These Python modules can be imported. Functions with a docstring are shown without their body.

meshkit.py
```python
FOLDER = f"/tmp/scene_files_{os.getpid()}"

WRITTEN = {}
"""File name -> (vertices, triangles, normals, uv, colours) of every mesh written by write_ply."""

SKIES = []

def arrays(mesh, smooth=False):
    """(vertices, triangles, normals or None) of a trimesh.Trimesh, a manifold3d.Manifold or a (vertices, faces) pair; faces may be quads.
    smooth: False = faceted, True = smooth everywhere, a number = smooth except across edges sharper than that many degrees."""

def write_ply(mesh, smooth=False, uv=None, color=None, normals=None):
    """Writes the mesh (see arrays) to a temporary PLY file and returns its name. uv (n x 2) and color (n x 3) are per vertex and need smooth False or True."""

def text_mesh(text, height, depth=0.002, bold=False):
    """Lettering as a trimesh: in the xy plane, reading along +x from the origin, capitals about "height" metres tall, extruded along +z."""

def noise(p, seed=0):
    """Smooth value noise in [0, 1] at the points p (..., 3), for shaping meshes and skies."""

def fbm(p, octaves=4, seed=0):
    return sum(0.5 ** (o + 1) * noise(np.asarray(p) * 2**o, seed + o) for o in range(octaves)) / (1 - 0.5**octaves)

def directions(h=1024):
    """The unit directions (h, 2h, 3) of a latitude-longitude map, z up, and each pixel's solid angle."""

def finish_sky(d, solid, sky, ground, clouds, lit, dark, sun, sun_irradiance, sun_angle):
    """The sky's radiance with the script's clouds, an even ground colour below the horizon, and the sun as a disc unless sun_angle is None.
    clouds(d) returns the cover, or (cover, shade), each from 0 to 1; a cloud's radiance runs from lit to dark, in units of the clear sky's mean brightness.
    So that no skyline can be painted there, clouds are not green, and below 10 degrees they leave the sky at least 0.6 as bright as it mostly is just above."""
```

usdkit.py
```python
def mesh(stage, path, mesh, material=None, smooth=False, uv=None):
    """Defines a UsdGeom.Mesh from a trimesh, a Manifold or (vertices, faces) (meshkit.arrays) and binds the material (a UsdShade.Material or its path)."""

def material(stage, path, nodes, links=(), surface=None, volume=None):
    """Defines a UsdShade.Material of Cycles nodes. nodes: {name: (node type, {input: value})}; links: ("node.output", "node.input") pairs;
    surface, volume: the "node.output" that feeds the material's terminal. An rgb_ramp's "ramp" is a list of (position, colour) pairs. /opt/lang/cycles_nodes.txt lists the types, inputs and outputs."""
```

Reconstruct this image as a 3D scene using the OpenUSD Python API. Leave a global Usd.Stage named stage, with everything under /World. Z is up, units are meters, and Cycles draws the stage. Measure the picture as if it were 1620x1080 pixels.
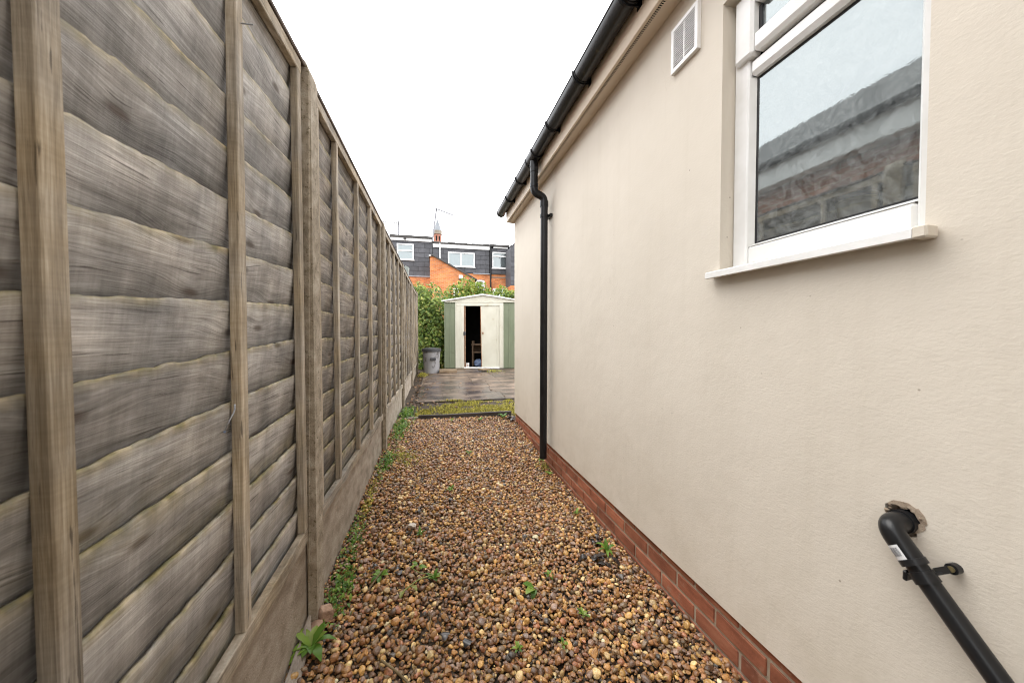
import math, random
import numpy as np, trimesh, usdkit, meshkit
from shapely.geometry import Polygon, box as sbox
from pxr import Usd, UsdGeom, UsdLux, UsdShade, Gf, Sdf, Vt

stage = Usd.Stage.CreateInMemory()
UsdGeom.SetStageUpAxis(stage, "Z"); UsdGeom.SetStageMetersPerUnit(stage, 1.0)
UsdGeom.Xform.Define(stage, "/World"); UsdGeom.Scope.Define(stage, "/World/Looks")
PI = math.pi

# ------------------------------------------------------------------ camera
H_CAM = 1.2
YAW, PITCH = 12.428, 1.347
cam = UsdGeom.Camera.Define(stage, "/World/camera")
cam.CreateHorizontalApertureAttr(36.0); cam.CreateFocalLengthAttr(12.0)
cam.CreateFStopAttr(5.0); cam.CreateFocusDistanceAttr(2.6)
cam.CreateClippingRangeAttr((0.02, 2000.0))
cam.AddTranslateOp().Set(Gf.Vec3d(0, 0, H_CAM))
cam.AddRotateZOp().Set(-YAW); cam.AddRotateXOp().Set(90 - PITCH)
cam.CreateExposureAttr(1.45)

# ------------------------------------------------------------------ sky and sun (overcast)
SUN_EL, SUN_AZ = math.radians(66), math.radians(312)       # azimuth = atan2(x, y) of the direction towards the sun
usdkit.material(stage, "/World/Looks/overcast_sky", {
    "sky": ("sky_texture", {"sky_type": "single_scattering", "sun_disc": False, "sun_elevation": SUN_EL, "sun_rotation": SUN_AZ}),
    "tc": ("texture_coordinate", {}),
    "map": ("mapping", {"scale": (1.3, 1.3, 3.0)}),
    "n": ("noise_texture", {"scale": 1.6, "detail": 5.0, "roughness": 0.5}),
    "r": ("rgb_ramp", {"ramp": [(0.3, (11.0, 11.15, 11.5)), (0.7, (13.2, 13.2, 13.3))]}),
    "m": ("mix", {"fac": 0.93}),
    "bg": ("background_shader", {"strength": 0.1})},
    [("tc.generated", "map.vector"), ("map.vector", "n.vector"), ("n.fac", "r.fac"), ("sky.color", "m.color1"), ("r.color", "m.color2"), ("m.color", "bg.color")], surface="bg.background")
dome = UsdLux.DomeLight.Define(stage, "/World/sky")
dome.GetPrim().SetCustomDataByKey("kind", "structure")
UsdShade.MaterialBindingAPI.Apply(dome.GetPrim()).Bind(UsdShade.Material.Get(stage, "/World/Looks/overcast_sky"))
sun = UsdLux.DistantLight.Define(stage, "/World/sun")
sun.CreateNormalizeAttr(True); sun.CreateIntensityAttr(0.22); sun.CreateAngleAttr(40.0); sun.CreateColorAttr(Gf.Vec3f(1.0, 0.97, 0.92))
sun.AddRotateZOp().Set(-math.degrees(SUN_AZ)); sun.AddRotateXOp().Set(-(90 - math.degrees(SUN_EL)))

# ------------------------------------------------------------------ helpers
used = {}
def numbered(parent, name):
    k = used.get((parent, name), 0); used[(parent, name)] = k + 1
    return f"{parent}/{name}" if k == 0 else f"{parent}/{name}_{k:03d}"

def tag(prim, label=None, cat=None, group=None, kind=None):
    for k, v in (("label", label), ("category", cat), ("group", group), ("kind", kind)):
        if v: prim.SetCustomDataByKey(k, v)
    return prim

def path_of(p): return p if isinstance(p, str) else str(p.GetPath())

def part(parent, name, mesh, mat, smooth=False, label=None, prim=None, kind=None):
    """One mesh prim under a thing, a part or the setting; prim: {primvar: one number per vertex}, needs smooth False or True."""
    p = numbered(path_of(parent), name)
    m = usdkit.mesh(stage, p, mesh, MAT[mat], smooth=smooth)
    for k, v in (prim or {}).items():
        v = np.asarray(v, np.float32)
        UsdGeom.PrimvarsAPI(m).CreatePrimvar(k, Sdf.ValueTypeNames.FloatArray, "vertex").Set(Vt.FloatArray.FromNumpy(v))
    return tag(m.GetPrim(), label, kind=kind)

def thing(name, label, cat, loc=(0, 0, 0), rotz=0.0, group=None):
    x = UsdGeom.Xform.Define(stage, numbered("/World", name))
    x.AddTranslateOp().Set(Gf.Vec3d(*map(float, loc)))
    if rotz: x.AddRotateZOp().Set(float(rotz))
    return tag(x.GetPrim(), label, cat, group)

def single(name, mesh, mat, label, cat, group=None, smooth=False, prim=None, kind=None):
    return tag(part("/World", name, mesh, mat, smooth, prim=prim), label, cat, group, kind)

def struct(name, mesh, mat, smooth=False, prim=None):
    return tag(part("/World", name, mesh, mat, smooth, prim=prim), kind="structure")

def cat(ms): return trimesh.util.concatenate(ms)

def bx(lo, hi, c=0.0):
    """A box from lo to hi; c > 0 chamfers its edges."""
    lo, hi = np.minimum(lo, hi).astype(float), np.maximum(lo, hi).astype(float)
    if c <= 0:
        m = trimesh.creation.box(hi - lo); m.apply_translation((lo + hi) / 2); return m
    h, mid = (hi - lo) / 2, (lo + hi) / 2
    c = min(c, h.min() * 0.8)
    pts = []
    for s in np.ndindex(2, 2, 2):
        s = np.array(s) * 2 - 1
        for k in range(3):
            q = h - c; q[k] = h[k]; pts.append(mid + s * q)
    return trimesh.convex.convex_hull(np.array(pts))

def prism(poly, depth, axes="xyz", off=0.0, hole=None):
    """Extrudes a 2-D outline: axes names where (first, second, depth) go, e.g. 'yzx'."""
    P = poly if hasattr(poly, "exterior") else Polygon(poly)
    m = trimesh.creation.extrude_polygon(P, depth, engine="earcut")
    v = np.array(m.vertices); v[:, 2] += off
    o = np.empty_like(v)
    for k, a in enumerate(axes): o[:, "xyz".index(a)] = v[:, k]
    m = trimesh.Trimesh(o, m.faces, process=False)
    if axes not in ("xyz", "yzx", "zxy"): m.invert()
    return m

def rounded(path, r, n=5):
    """A polyline with its inner corners rounded with radius about r."""
    P = [np.array(p, float) for p in path]; out = [P[0]]
    for a, b, c in zip(P, P[1:], P[2:]):
        d1, d2 = (a - b), (c - b); l1, l2 = np.linalg.norm(d1), np.linalg.norm(d2)
        t = min(r, l1 * 0.48, l2 * 0.48); s, e = b + d1 / l1 * t, b + d2 / l2 * t
        for k in np.linspace(0, 1, n + 1): out.append((1 - k) ** 2 * s + 2 * k * (1 - k) * b + k * k * e)
    out.append(P[-1]); return np.array(out)

def tube(path, r, sides=18, caps=True):
    p = np.asarray(path, float); n = len(p); r = np.broadcast_to(np.asarray(r, float), (n,))
    t = np.gradient(p, axis=0); t /= np.linalg.norm(t, axis=1, keepdims=True) + 1e-12
    ref = np.array([0, 0, 1.0]) if abs(t[0][2]) < 0.9 else np.array([1.0, 0, 0])
    a = np.cross(t[0], ref); a /= np.linalg.norm(a); A = [a]
    for k in range(1, n):
        a = a - t[k] * (a @ t[k]); a /= np.linalg.norm(a) + 1e-12; A.append(a)
    A = np.array(A); B = np.cross(t, A); th = np.arange(sides) * 2 * PI / sides
    v = (p[:, None] + r[:, None, None] * (np.cos(th)[None, :, None] * A[:, None] + np.sin(th)[None, :, None] * B[:, None])).reshape(-1, 3)
    f = []
    for i in range(n - 1):
        for j in range(sides):
            q = (i * sides + j, i * sides + (j + 1) % sides, (i + 1) * sides + (j + 1) % sides, (i + 1) * sides + j)
            f += [(q[0], q[1], q[2]), (q[0], q[2], q[3])]
    if caps:
        v = np.vstack([v, p[0], p[-1]]); c0, c1 = n * sides, n * sides + 1
        for j in range(sides):
            f.append((c0, (j + 1) % sides, j)); f.append((c1, (n - 1) * sides + j, (n - 1) * sides + (j + 1) % sides))
    return trimesh.Trimesh(v, np.array(f), process=False)

def lathe(profile, n=28):
    m = trimesh.creation.revolve(np.array(profile, float), sections=n); return m

def fbm1(x, seed, sc=1.0):
    x = np.asarray(x, float) * sc
    return meshkit.fbm(np.stack([x, np.full_like(x, seed * 3.7 + .5), np.full_like(x, seed * 1.3 + .2)], -1), 3, seed) - 0.5

# ------------------------------------------------------------------ materials
MAT = {}
def M(name, nodes, links, surface="p.BSDF"):
    usdkit.material(stage, "/World/Looks/" + name, nodes, links, surface=surface); MAT[name] = "/World/Looks/" + name

def noisy(name, ramp, scale=(6, 6, 6), rough=0.7, bump=0.0, bscale=None, detail=5.0, spec=0.4, rand=0.0, rough_var=0.0, metallic=0.0, distortion=0.0, spots=None, use="object"):
    """Colour from stretched noise through a ramp, with fine relief. rand varies the brightness from piece to piece; spots = (scale, threshold, colour) adds marks."""
    nodes = {"tc": ("texture_coordinate", {}), "geo": ("geometry", {}), "oi": ("object_info", {}),
             "off": ("vector_math", {"math_type": "scale", "vector1": (17.3, 9.1, 5.7)}), "add": ("vector_math", {"math_type": "add"}),
             "map": ("mapping", {"scale": scale}), "n": ("noise_texture", {"scale": 1.0, "detail": detail, "roughness": 0.6, "distortion": distortion}),
             "r": ("rgb_ramp", {"ramp": ramp}), "hs": ("hsv", {}), "vv": ("map_range", {"from_min": 0.0, "from_max": 1.0, "to_min": 1 - rand, "to_max": 1 + rand}),
             "p": ("principled_bsdf", {"roughness": rough, "specular_ior_level": spec, "metallic": metallic})}
    links = [("geo.position" if use == "world" else "tc.object", "add.vector1")] + ([] if use == "world" else [("off.vector", "add.vector2")]) + [("oi.random", "off.scale"), ("add.vector", "map.vector"), ("map.vector", "n.vector"),
             ("n.fac", "r.fac"), ("r.color", "hs.color"), ("oi.random", "vv.value"), ("vv.result", "hs.value")]
    last = "hs.color"
    if spots:
        sc, th, col = spots
        nodes["sn"] = ("noise_texture", {"scale": sc, "detail": 6.0, "roughness": 0.65}); nodes["sr"] = ("map_range", {"from_min": th, "from_max": th + 0.12, "to_min": 0.0, "to_max": 1.0, "clamp": True})
        nodes["sm"] = ("mix", {"color2": col})
        links += [("add.vector", "sn.vector"), ("sn.fac", "sr.value"), ("sr.result", "sm.fac"), (last, "sm.color1")]; last = "sm.color"
    links.append((last, "p.base_color"))
    if rough_var:
        nodes["rv"] = ("map_range", {"from_min": 0.3, "from_max": 0.7, "to_min": rough - rough_var, "to_max": rough + rough_var, "clamp": True})
        links += [("n.fac", "rv.value"), ("rv.result", "p.roughness")]
    if bump:
        nodes["bmap"] = ("mapping", {"scale": bscale or scale}); nodes["bn"] = ("noise_texture", {"scale": 1.0, "detail": 6.0, "roughness": 0.65})
        nodes["b"] = ("bump", {"strength": 1.0, "distance": bump})
        links += [("add.vector", "bmap.vector"), ("bmap.vector", "bn.vector"), ("bn.fac", "b.height"), ("b.normal", "p.normal")]
    M(name, nodes, links)

def wood(name, dark, mid, light, rough=0.85, knots=True, along="y", algae=0.8):
    """Weathered sawn timber, grain along one axis, knots that bend the grain, saw marks, yellow-green algae where the 'edge' attribute of the mesh says an edge is near."""
    ax = {"y": ((38, 3.4, 78), (60, 11, 430), (30, 150, 9), (0.0, 2.3, 7.7), (9, 16, 1.6)), "z": ((80, 80, 3.4), (330, 330, 11), (9, 9, 150), (6, 6, 1.4), (14, 14, 1.2))}[along]
    nodes = {"geo": ("geometry", {}), "oi": ("object_info", {}), "off": ("vector_math", {"math_type": "scale", "vector1": (3.1, 13.7, 7.9)}), "add": ("vector_math", {"math_type": "add"}),
             "ks": ("separate_xyz", {}), "kyz": ("combine_xyz", {}), "kmap": ("mapping", {"scale": (2.6, 7.4, 1)}), "kv": ("voronoi_texture", {"dimensions": "2D", "scale": 1.0, "randomness": 0.8}),
             "kk": ("map_range", {"range_type": "smoothstep", "from_min": 0.0, "from_max": 0.40, "to_min": 0.022, "to_max": 0.0, "clamp": True}),
             "kc": ("combine_xyz", {}), "add2": ("vector_math", {"math_type": "add"}),
             "m1": ("mapping", {"scale": ax[0]}), "g1": ("noise_texture", {"scale": 1.0, "detail": 8.0, "roughness": 0.66, "distortion": 0.25}),
             "m2": ("mapping", {"scale": ax[1]}), "g2": ("noise_texture", {"scale": 1.0, "detail": 3.0, "roughness": 0.6}),
             "m3": ("mapping", {"scale": ax[2]}), "g3": ("noise_texture", {"scale": 1.0, "detail": 2.0, "roughness": 0.6}),
             "w1": ("math", {"math_type": "multiply", "value2": 0.54}), "w2": ("math", {"math_type": "multiply_add", "value2": 0.36}), "w3": ("math", {"math_type": "multiply_add", "value2": 0.10}),
             "r": ("rgb_ramp", {"ramp": [(0.29, dark), (0.5, mid), (0.70, light)]}),
             "tmap": ("mapping", {"scale": (3.0, 5.0, 9.0) if along == "y" else (6, 6, 2.5)}), "tn": ("noise_texture", {"scale": 1.0, "detail": 7.0, "roughness": 0.62}), "tr": ("map_range", {"from_min": 0.28, "from_max": 0.72, "to_min": 0.50, "to_max": 1.46}),
             "da": ("attribute", {"attribute": "lap_shade"}), "dm": ("map_range", {"from_min": 0.0, "from_max": 1.0, "to_min": 1.10, "to_max": 0.50, "clamp": True}), "tv3": ("math", {"math_type": "multiply"}),  # painted lap shade: darkens the board colour by the plank attribute
             "smap": ("mapping", {"scale": ax[4]}), "sn": ("noise_texture", {"scale": 1.0, "detail": 5.0, "roughness": 0.65}), "sr": ("map_range", {"from_min": 0.3, "from_max": 0.7, "to_min": 0.74, "to_max": 1.18}),
             "tv": ("math", {"math_type": "multiply"}), "rv": ("map_range", {"to_min": 0.84, "to_max": 1.15}), "tv2": ("math", {"math_type": "multiply"}),
             "hs": ("hsv", {"saturation": 1.0}), "cn": ("noise_texture", {"scale": 5.0, "detail": 4.0}), "cr": ("map_range", {"from_min": 0.35, "from_max": 0.65, "to_min": 0.75, "to_max": 1.2}),
             "kd": ("map_range", {"range_type": "smoothstep", "from_min": 0.025, "from_max": 0.105, "to_min": 0.8, "to_max": 0.0, "clamp": True}), "km": ("mix", {"color2": (0.075, 0.055, 0.042)}),
             "cm": ("mapping", {"scale": tuple(x * y for x, y in zip(ax[0], (1.5, 1.8, 2.2)))}), "ck": ("noise_texture", {"scale": 1.0, "detail": 3.0, "roughness": 0.5}), "ckr": ("map_range", {"from_min": 0.66, "from_max": 0.70, "to_min": 0.0, "to_max": 0.65, "clamp": True}), "ckm": ("mix", {"color2": (0.035, 0.026, 0.02)}),
             "at": ("attribute", {"attribute": "edge"}), "an": ("noise_texture", {"scale": 9.0, "detail": 6.0, "roughness": 0.7}), "ar": ("map_range", {"from_min": 0.36, "from_max": 0.60, "to_min": 0.25, "to_max": 1.0, "clamp": True}),
             "am": ("math", {"math_type": "multiply"}), "am2": ("math", {"math_type": "multiply", "value2": algae, "use_clamp": True}), "an2": ("noise_texture", {"scale": 23.0, "detail": 4.0}), "ac": ("rgb_ramp", {"ramp": [(0.35, (0.13, 0.115, 0.02)), (0.5, (0.27, 0.215, 0.06)), (0.62, (0.50, 0.40, 0.22))]}), "al": ("mix", {}),
             "b": ("bump", {"strength": 0.9, "distance": 0.003}), "p": ("principled_bsdf", {"roughness": rough, "specular_ior_level": 0.25})}
    links = [("oi.random", "off.scale"), ("geo.position", "add.vector1"), ("off.vector", "add.vector2"), ("add.vector", "ks.vector"), ("ks.y", "kyz.x"), ("ks.z", "kyz.y"), ("kyz.vector", "kmap.vector"), ("kmap.vector", "kv.vector"),
             ("kv.distance", "kk.value"), ("kk.result", "kc.z"), ("add.vector", "add2.vector1"), ("kc.vector", "add2.vector2"),
             ("add2.vector", "m1.vector"), ("m1.vector", "g1.vector"), ("add2.vector", "m2.vector"), ("m2.vector", "g2.vector"), ("add.vector", "m3.vector"), ("m3.vector", "g3.vector"),
             ("g1.fac", "w1.value1"), ("g2.fac", "w2.value1"), ("w1.value", "w2.value3"), ("g3.fac", "w3.value1"), ("w2.value", "w3.value3"),
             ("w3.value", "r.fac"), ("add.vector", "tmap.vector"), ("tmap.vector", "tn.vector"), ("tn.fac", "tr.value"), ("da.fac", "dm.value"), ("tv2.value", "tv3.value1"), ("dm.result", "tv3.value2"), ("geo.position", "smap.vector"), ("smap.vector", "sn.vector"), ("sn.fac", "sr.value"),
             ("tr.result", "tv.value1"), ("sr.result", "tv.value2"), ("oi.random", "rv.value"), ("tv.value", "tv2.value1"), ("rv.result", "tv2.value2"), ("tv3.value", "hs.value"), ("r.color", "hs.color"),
             ("add.vector", "cn.vector"), ("cn.fac", "cr.value"), ("cr.result", "hs.saturation"),
             ("add2.vector", "cm.vector"), ("cm.vector", "ck.vector"), ("ck.fac", "ckr.value"), ("ckr.result", "ckm.fac"),
             ("at.fac", "am.value1"), ("geo.position", "an.vector"), ("an.fac", "ar.value"), ("ar.result", "am.value2"), ("am.value", "am2.value1"), ("am2.value", "al.fac"), ("geo.position", "an2.vector"), ("an2.fac", "ac.fac"), ("ac.color", "al.color2"),
             ("w3.value", "b.height"), ("b.normal", "p.normal"), ("al.color", "p.base_color"), ("ckm.color", "al.color1")]
    if knots: links += [("kv.distance", "kd.value"), ("kd.result", "km.fac"), ("hs.color", "km.color1"), ("km.color", "ckm.color1")]
    else: links += [("hs.color", "ckm.color1")]
    M(name, nodes, links)

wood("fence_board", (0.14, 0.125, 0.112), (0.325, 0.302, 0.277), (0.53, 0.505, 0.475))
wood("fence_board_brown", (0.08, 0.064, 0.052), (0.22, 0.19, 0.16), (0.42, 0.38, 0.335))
wood("batten_wood", (0.13, 0.102, 0.072), (0.285, 0.238, 0.178), (0.47, 0.415, 0.335), knots=False, along="z", algae=0.5)
wood("rail_wood", (0.13, 0.102, 0.072), (0.285, 0.238, 0.178), (0.47, 0.415, 0.335), knots=False, along="y", algae=0.5)
wood("capping_wood", (0.035, 0.025, 0.02), (0.075, 0.055, 0.042), (0.13, 0.10, 0.08), knots=False, along="y", algae=0.2)
noisy("post_concrete", [(0.3, (0.17, 0.138, 0.095)), (0.5, (0.29, 0.242, 0.18)), (0.72, (0.42, 0.37, 0.295))], (22, 22, 18), 0.92, 0.004, (170, 170, 170), rand=0.1, detail=9.0, spots=(75, 0.56, (0.12, 0.095, 0.05)))
noisy("gravel_board_concrete", [(0.3, (0.22, 0.175, 0.13)), (0.5, (0.335, 0.28, 0.22)), (0.72, (0.45, 0.39, 0.315))], (16, 9, 16), 0.9, 0.004, (150, 150, 150), rand=0.08, detail=8.0, spots=(52, 0.59, (0.44, 0.39, 0.32)))
# painted render: cream, faint soft stains, a fine sprayed and trowelled relief
M("cream_render", {"tc": ("texture_coordinate", {}), "n": ("noise_texture", {"scale": 1.7, "detail": 6.0, "roughness": 0.6}), "r": ("rgb_ramp", {"ramp": [(0.3, (0.585, 0.529, 0.446)), (0.55, (0.615, 0.558, 0.474)), (0.75, (0.632, 0.576, 0.492))]}),
    "sx": ("separate_xyz", {}), "lo": ("map_range", {"range_type": "smoothstep", "from_min": 0.12, "from_max": 0.75, "to_min": 0.34, "to_max": 0.0, "clamp": True}),
    "n2": ("noise_texture", {"scale": 5.0, "detail": 7.0, "roughness": 0.7}), "r2": ("map_range", {"from_min": 0.45, "from_max": 0.72, "to_min": 0.0, "to_max": 1.0, "clamp": True}), "mm": ("math", {"math_type": "multiply"}), "mx": ("mix", {"color2": (0.40, 0.345, 0.25)}),
    "v": ("voronoi_texture", {"scale": 9.0, "randomness": 1.0}), "vd": ("map_range", {"from_min": 0.02, "from_max": 0.035, "to_min": 0.6, "to_max": 0.0, "clamp": True}), "mx2": ("mix", {"color2": (0.16, 0.12, 0.08)}),
    "smap": ("mapping", {"scale": (0, 15, 0.7)}), "sn": ("noise_texture", {"scale": 1.0, "detail": 6.0, "roughness": 0.65}), "sr": ("map_range", {"from_min": 0.52, "from_max": 0.74, "to_min": 0.0, "to_max": 0.11, "clamp": True}), "st": ("mix", {"color2": (0.42, 0.365, 0.27)}),
    "cn": ("noise_texture", {"scale": 6.0, "detail": 4.0}), "cd": ("vector_math", {"math_type": "scale", "scale": 0.16}), "ca": ("vector_math", {"math_type": "add"}), "cv": ("voronoi_texture", {"scale": 1.3, "feature": "distance_to_edge"}), "cr": ("map_range", {"from_min": 0.0008, "from_max": 0.0026, "to_min": 0.10, "to_max": 0.0, "clamp": True}), "cmn": ("noise_texture", {"scale": 1.1, "detail": 2.0}), "cmr": ("map_range", {"from_min": 0.50, "from_max": 0.58, "to_min": 0.0, "to_max": 1.0, "clamp": True}), "cm": ("math", {"math_type": "multiply"}), "ck": ("mix", {"color2": (0.30, 0.25, 0.19)}),
    "m1": ("mapping", {"scale": (110, 80, 150), "rotation": (0.6, 0, 0)}), "f1": ("noise_texture", {"scale": 1.0, "detail": 7.0, "roughness": 0.62, "distortion": 0.35}),
    "f2": ("noise_texture", {"scale": 5.5, "detail": 3.0, "roughness": 0.5}), "b2": ("bump", {"strength": 1.0, "distance": 0.004}), "b1": ("bump", {"strength": 0.8, "distance": 0.0011}),
    "p": ("principled_bsdf", {"roughness": 0.75, "specular_ior_level": 0.3})},
  [("tc.object", "n.vector"), ("n.fac", "r.fac"), ("tc.object", "sx.vector"), ("sx.z", "lo.value"), ("tc.object", "n2.vector"), ("n2.fac", "r2.value"), ("r2.result", "mm.value1"), ("lo.result", "mm.value2"), ("mm.value", "mx.fac"), ("r.color", "mx.color1"),
   ("tc.object", "v.vector"), ("v.distance", "vd.value"), ("vd.result", "mx2.fac"), ("mx.color", "mx2.color1"), ("mx2.color", "st.color1"), ("st.color", "ck.color1"), ("ck.color", "p.base_color"),
   ("tc.object", "smap.vector"), ("smap.vector", "sn.vector"), ("sn.fac", "sr.value"), ("sr.result", "st.fac"), ("tc.object", "cn.vector"), ("cn.color", "cd.vector1"), ("tc.object", "ca.vector1"), ("cd.vector", "ca.vector2"), ("ca.vector", "cv.vector"), ("cv.distance", "cr.value"), ("tc.object", "cmn.vector"), ("cmn.fac", "cmr.value"), ("cr.result", "cm.value1"), ("cmr.result", "cm.value2"), ("cm.value", "ck.fac"),
   ("tc.object", "m1.vector"), ("m1.vector", "f1.vector"), ("tc.object", "f2.vector"), ("f2.fac", "b2.height"), ("f1.fac", "b1.height"), ("b2.normal", "b1.normal"), ("b1.normal", "p.normal")])
noisy("cream_board", [(0.35, (0.60, 0.50, 0.385)), (0.6, (0.68, 0.58, 0.46)), (0.8, (0.71, 0.62, 0.51))], (1.5, 1.0, 8), 0.4, 0.0, spots=(4, 0.66, (0.42, 0.32, 0.21)))
noisy("white_plastic", [(0.35, (0.70, 0.69, 0.66)), (0.65, (0.80, 0.795, 0.78))], (5, 5, 5), 0.28, 0.0, spec=0.5, spots=(60, 0.72, (0.52, 0.47, 0.40)))
noisy("black_plastic", [(0.3, (0.006, 0.006, 0.0065)), (0.7, (0.013, 0.013, 0.0135))], (4, 4, 4), 0.30, 0.0004, (30, 30, 30), spec=0.28, rough_var=0.08, spots=(22, 0.71, (0.12, 0.115, 0.10)))
noisy("gutter_plastic", [(0.3, (0.009, 0.009, 0.0095)), (0.62, (0.022, 0.022, 0.022)), (0.8, (0.036, 0.033, 0.025))], (14, 1.2, 14), 0.30, 0.0006, (14, 3, 14), spec=0.35, rough_var=0.1, spots=(11, 0.66, (0.085, 0.075, 0.045)))
noisy("black_gasket", [(0.3, (0.012, 0.012, 0.013)), (0.7, (0.022, 0.022, 0.023))], (9, 9, 9), 0.5)
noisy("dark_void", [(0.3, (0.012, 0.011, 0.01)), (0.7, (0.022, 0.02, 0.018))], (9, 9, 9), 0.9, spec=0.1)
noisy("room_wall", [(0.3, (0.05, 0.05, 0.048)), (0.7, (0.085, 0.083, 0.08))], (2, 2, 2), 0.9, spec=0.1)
noisy("plinth_brick", [(0.3, (0.16, 0.05, 0.026)), (0.55, (0.28, 0.096, 0.05)), (0.8, (0.38, 0.16, 0.09))], (14, 7, 20), 0.75, 0.0025, (90, 90, 90), rand=0.32, spots=(19, 0.60, (0.30, 0.17, 0.11)))
noisy("mortar", [(0.3, (0.30, 0.235, 0.17)), (0.7, (0.47, 0.39, 0.30))], (14, 14, 14), 0.95, 0.003, (80, 80, 80))
noisy("broken_mortar", [(0.3, (0.22, 0.165, 0.115)), (0.7, (0.46, 0.375, 0.29))], (40, 40, 40), 0.95, 0.004, (90, 90, 90))
noisy("label_paper", [(0.3, (0.62, 0.62, 0.62)), (0.7, (0.74, 0.74, 0.74))], (30, 30, 30), 0.4)
noisy("label_ink", [(0.3, (0.05, 0.05, 0.055)), (0.7, (0.09, 0.09, 0.095))], (30, 30, 30), 0.5)
noisy("brass", [(0.3, (0.32, 0.25, 0.12)), (0.7, (0.5, 0.4, 0.2))], (60, 60, 60), 0.4, metallic=0.9)
noisy("steel_wire", [(0.3, (0.25, 0.27, 0.31)), (0.7, (0.5, 0.52, 0.56))], (60, 60, 60), 0.4, metallic=0.7)
noisy("roof_slate", [(0.3, (0.03, 0.031, 0.034)), (0.7, (0.062, 0.064, 0.07))], (5, 5, 5), 0.6, 0.002, rand=0.2)
noisy("slate_cladding", [(0.3, (0.052, 0.052, 0.057)), (0.7, (0.088, 0.088, 0.096))], (4, 4, 3), 0.6, 0.003, rand=0.2)
noisy("flat_roof_felt", [(0.3, (0.035, 0.033, 0.03)), (0.7, (0.09, 0.085, 0.08))], (2, 6, 6), 0.8)
noisy("white_paint", [(0.3, (0.68, 0.68, 0.66)), (0.7, (0.8, 0.8, 0.79))], (3, 3, 3), 0.5)
noisy("lead_flashing", [(0.3, (0.22, 0.23, 0.25)), (0.7, (0.4, 0.41, 0.43))], (4, 4, 4), 0.5)
M("far_brick", {"geo": ("geometry", {}), "sx": ("separate_xyz", {}), "cx": ("combine_xyz", {}), "bt": ("brick_texture", {"scale": 1.0, "brick_width": 0.225, "row_height": 0.075, "mortar_size": 0.009, "mortar_smooth": 0.2, "color1": (0.66, 0.235, 0.075), "color2": (0.48, 0.145, 0.048), "mortar": (0.42, 0.28, 0.18)}),
    "n": ("noise_texture", {"scale": 1.6, "detail": 6.0, "roughness": 0.7}), "nr": ("map_range", {"from_min": 0.3, "from_max": 0.7, "to_min": 0.7, "to_max": 1.3}), "hs": ("hsv", {}),
    "n2": ("noise_texture", {"scale": 3.2, "detail": 6.0, "roughness": 0.7}), "n2r": ("map_range", {"from_min": 0.6, "from_max": 0.7, "to_min": 0.0, "to_max": 0.65, "clamp": True}), "mx": ("mix", {"color2": (0.20, 0.12, 0.085)}),
    "b": ("bump", {"strength": 0.6, "distance": 0.008, "invert": True}), "p": ("principled_bsdf", {"roughness": 0.85, "specular_ior_level": 0.2})},
  [("geo.position", "sx.vector"), ("sx.x", "cx.x"), ("sx.z", "cx.y"), ("cx.vector", "bt.vector"), ("geo.position", "n.vector"), ("n.fac", "nr.value"), ("nr.result", "hs.value"), ("bt.color", "hs.color"), ("geo.position", "n2.vector"), ("n2.fac", "n2r.value"), ("n2r.result", "mx.fac"), ("hs.color", "mx.color1"),
   ("mx.color", "p.base_color"), ("bt.fac", "b.height"), ("b.normal", "p.normal")])
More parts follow.
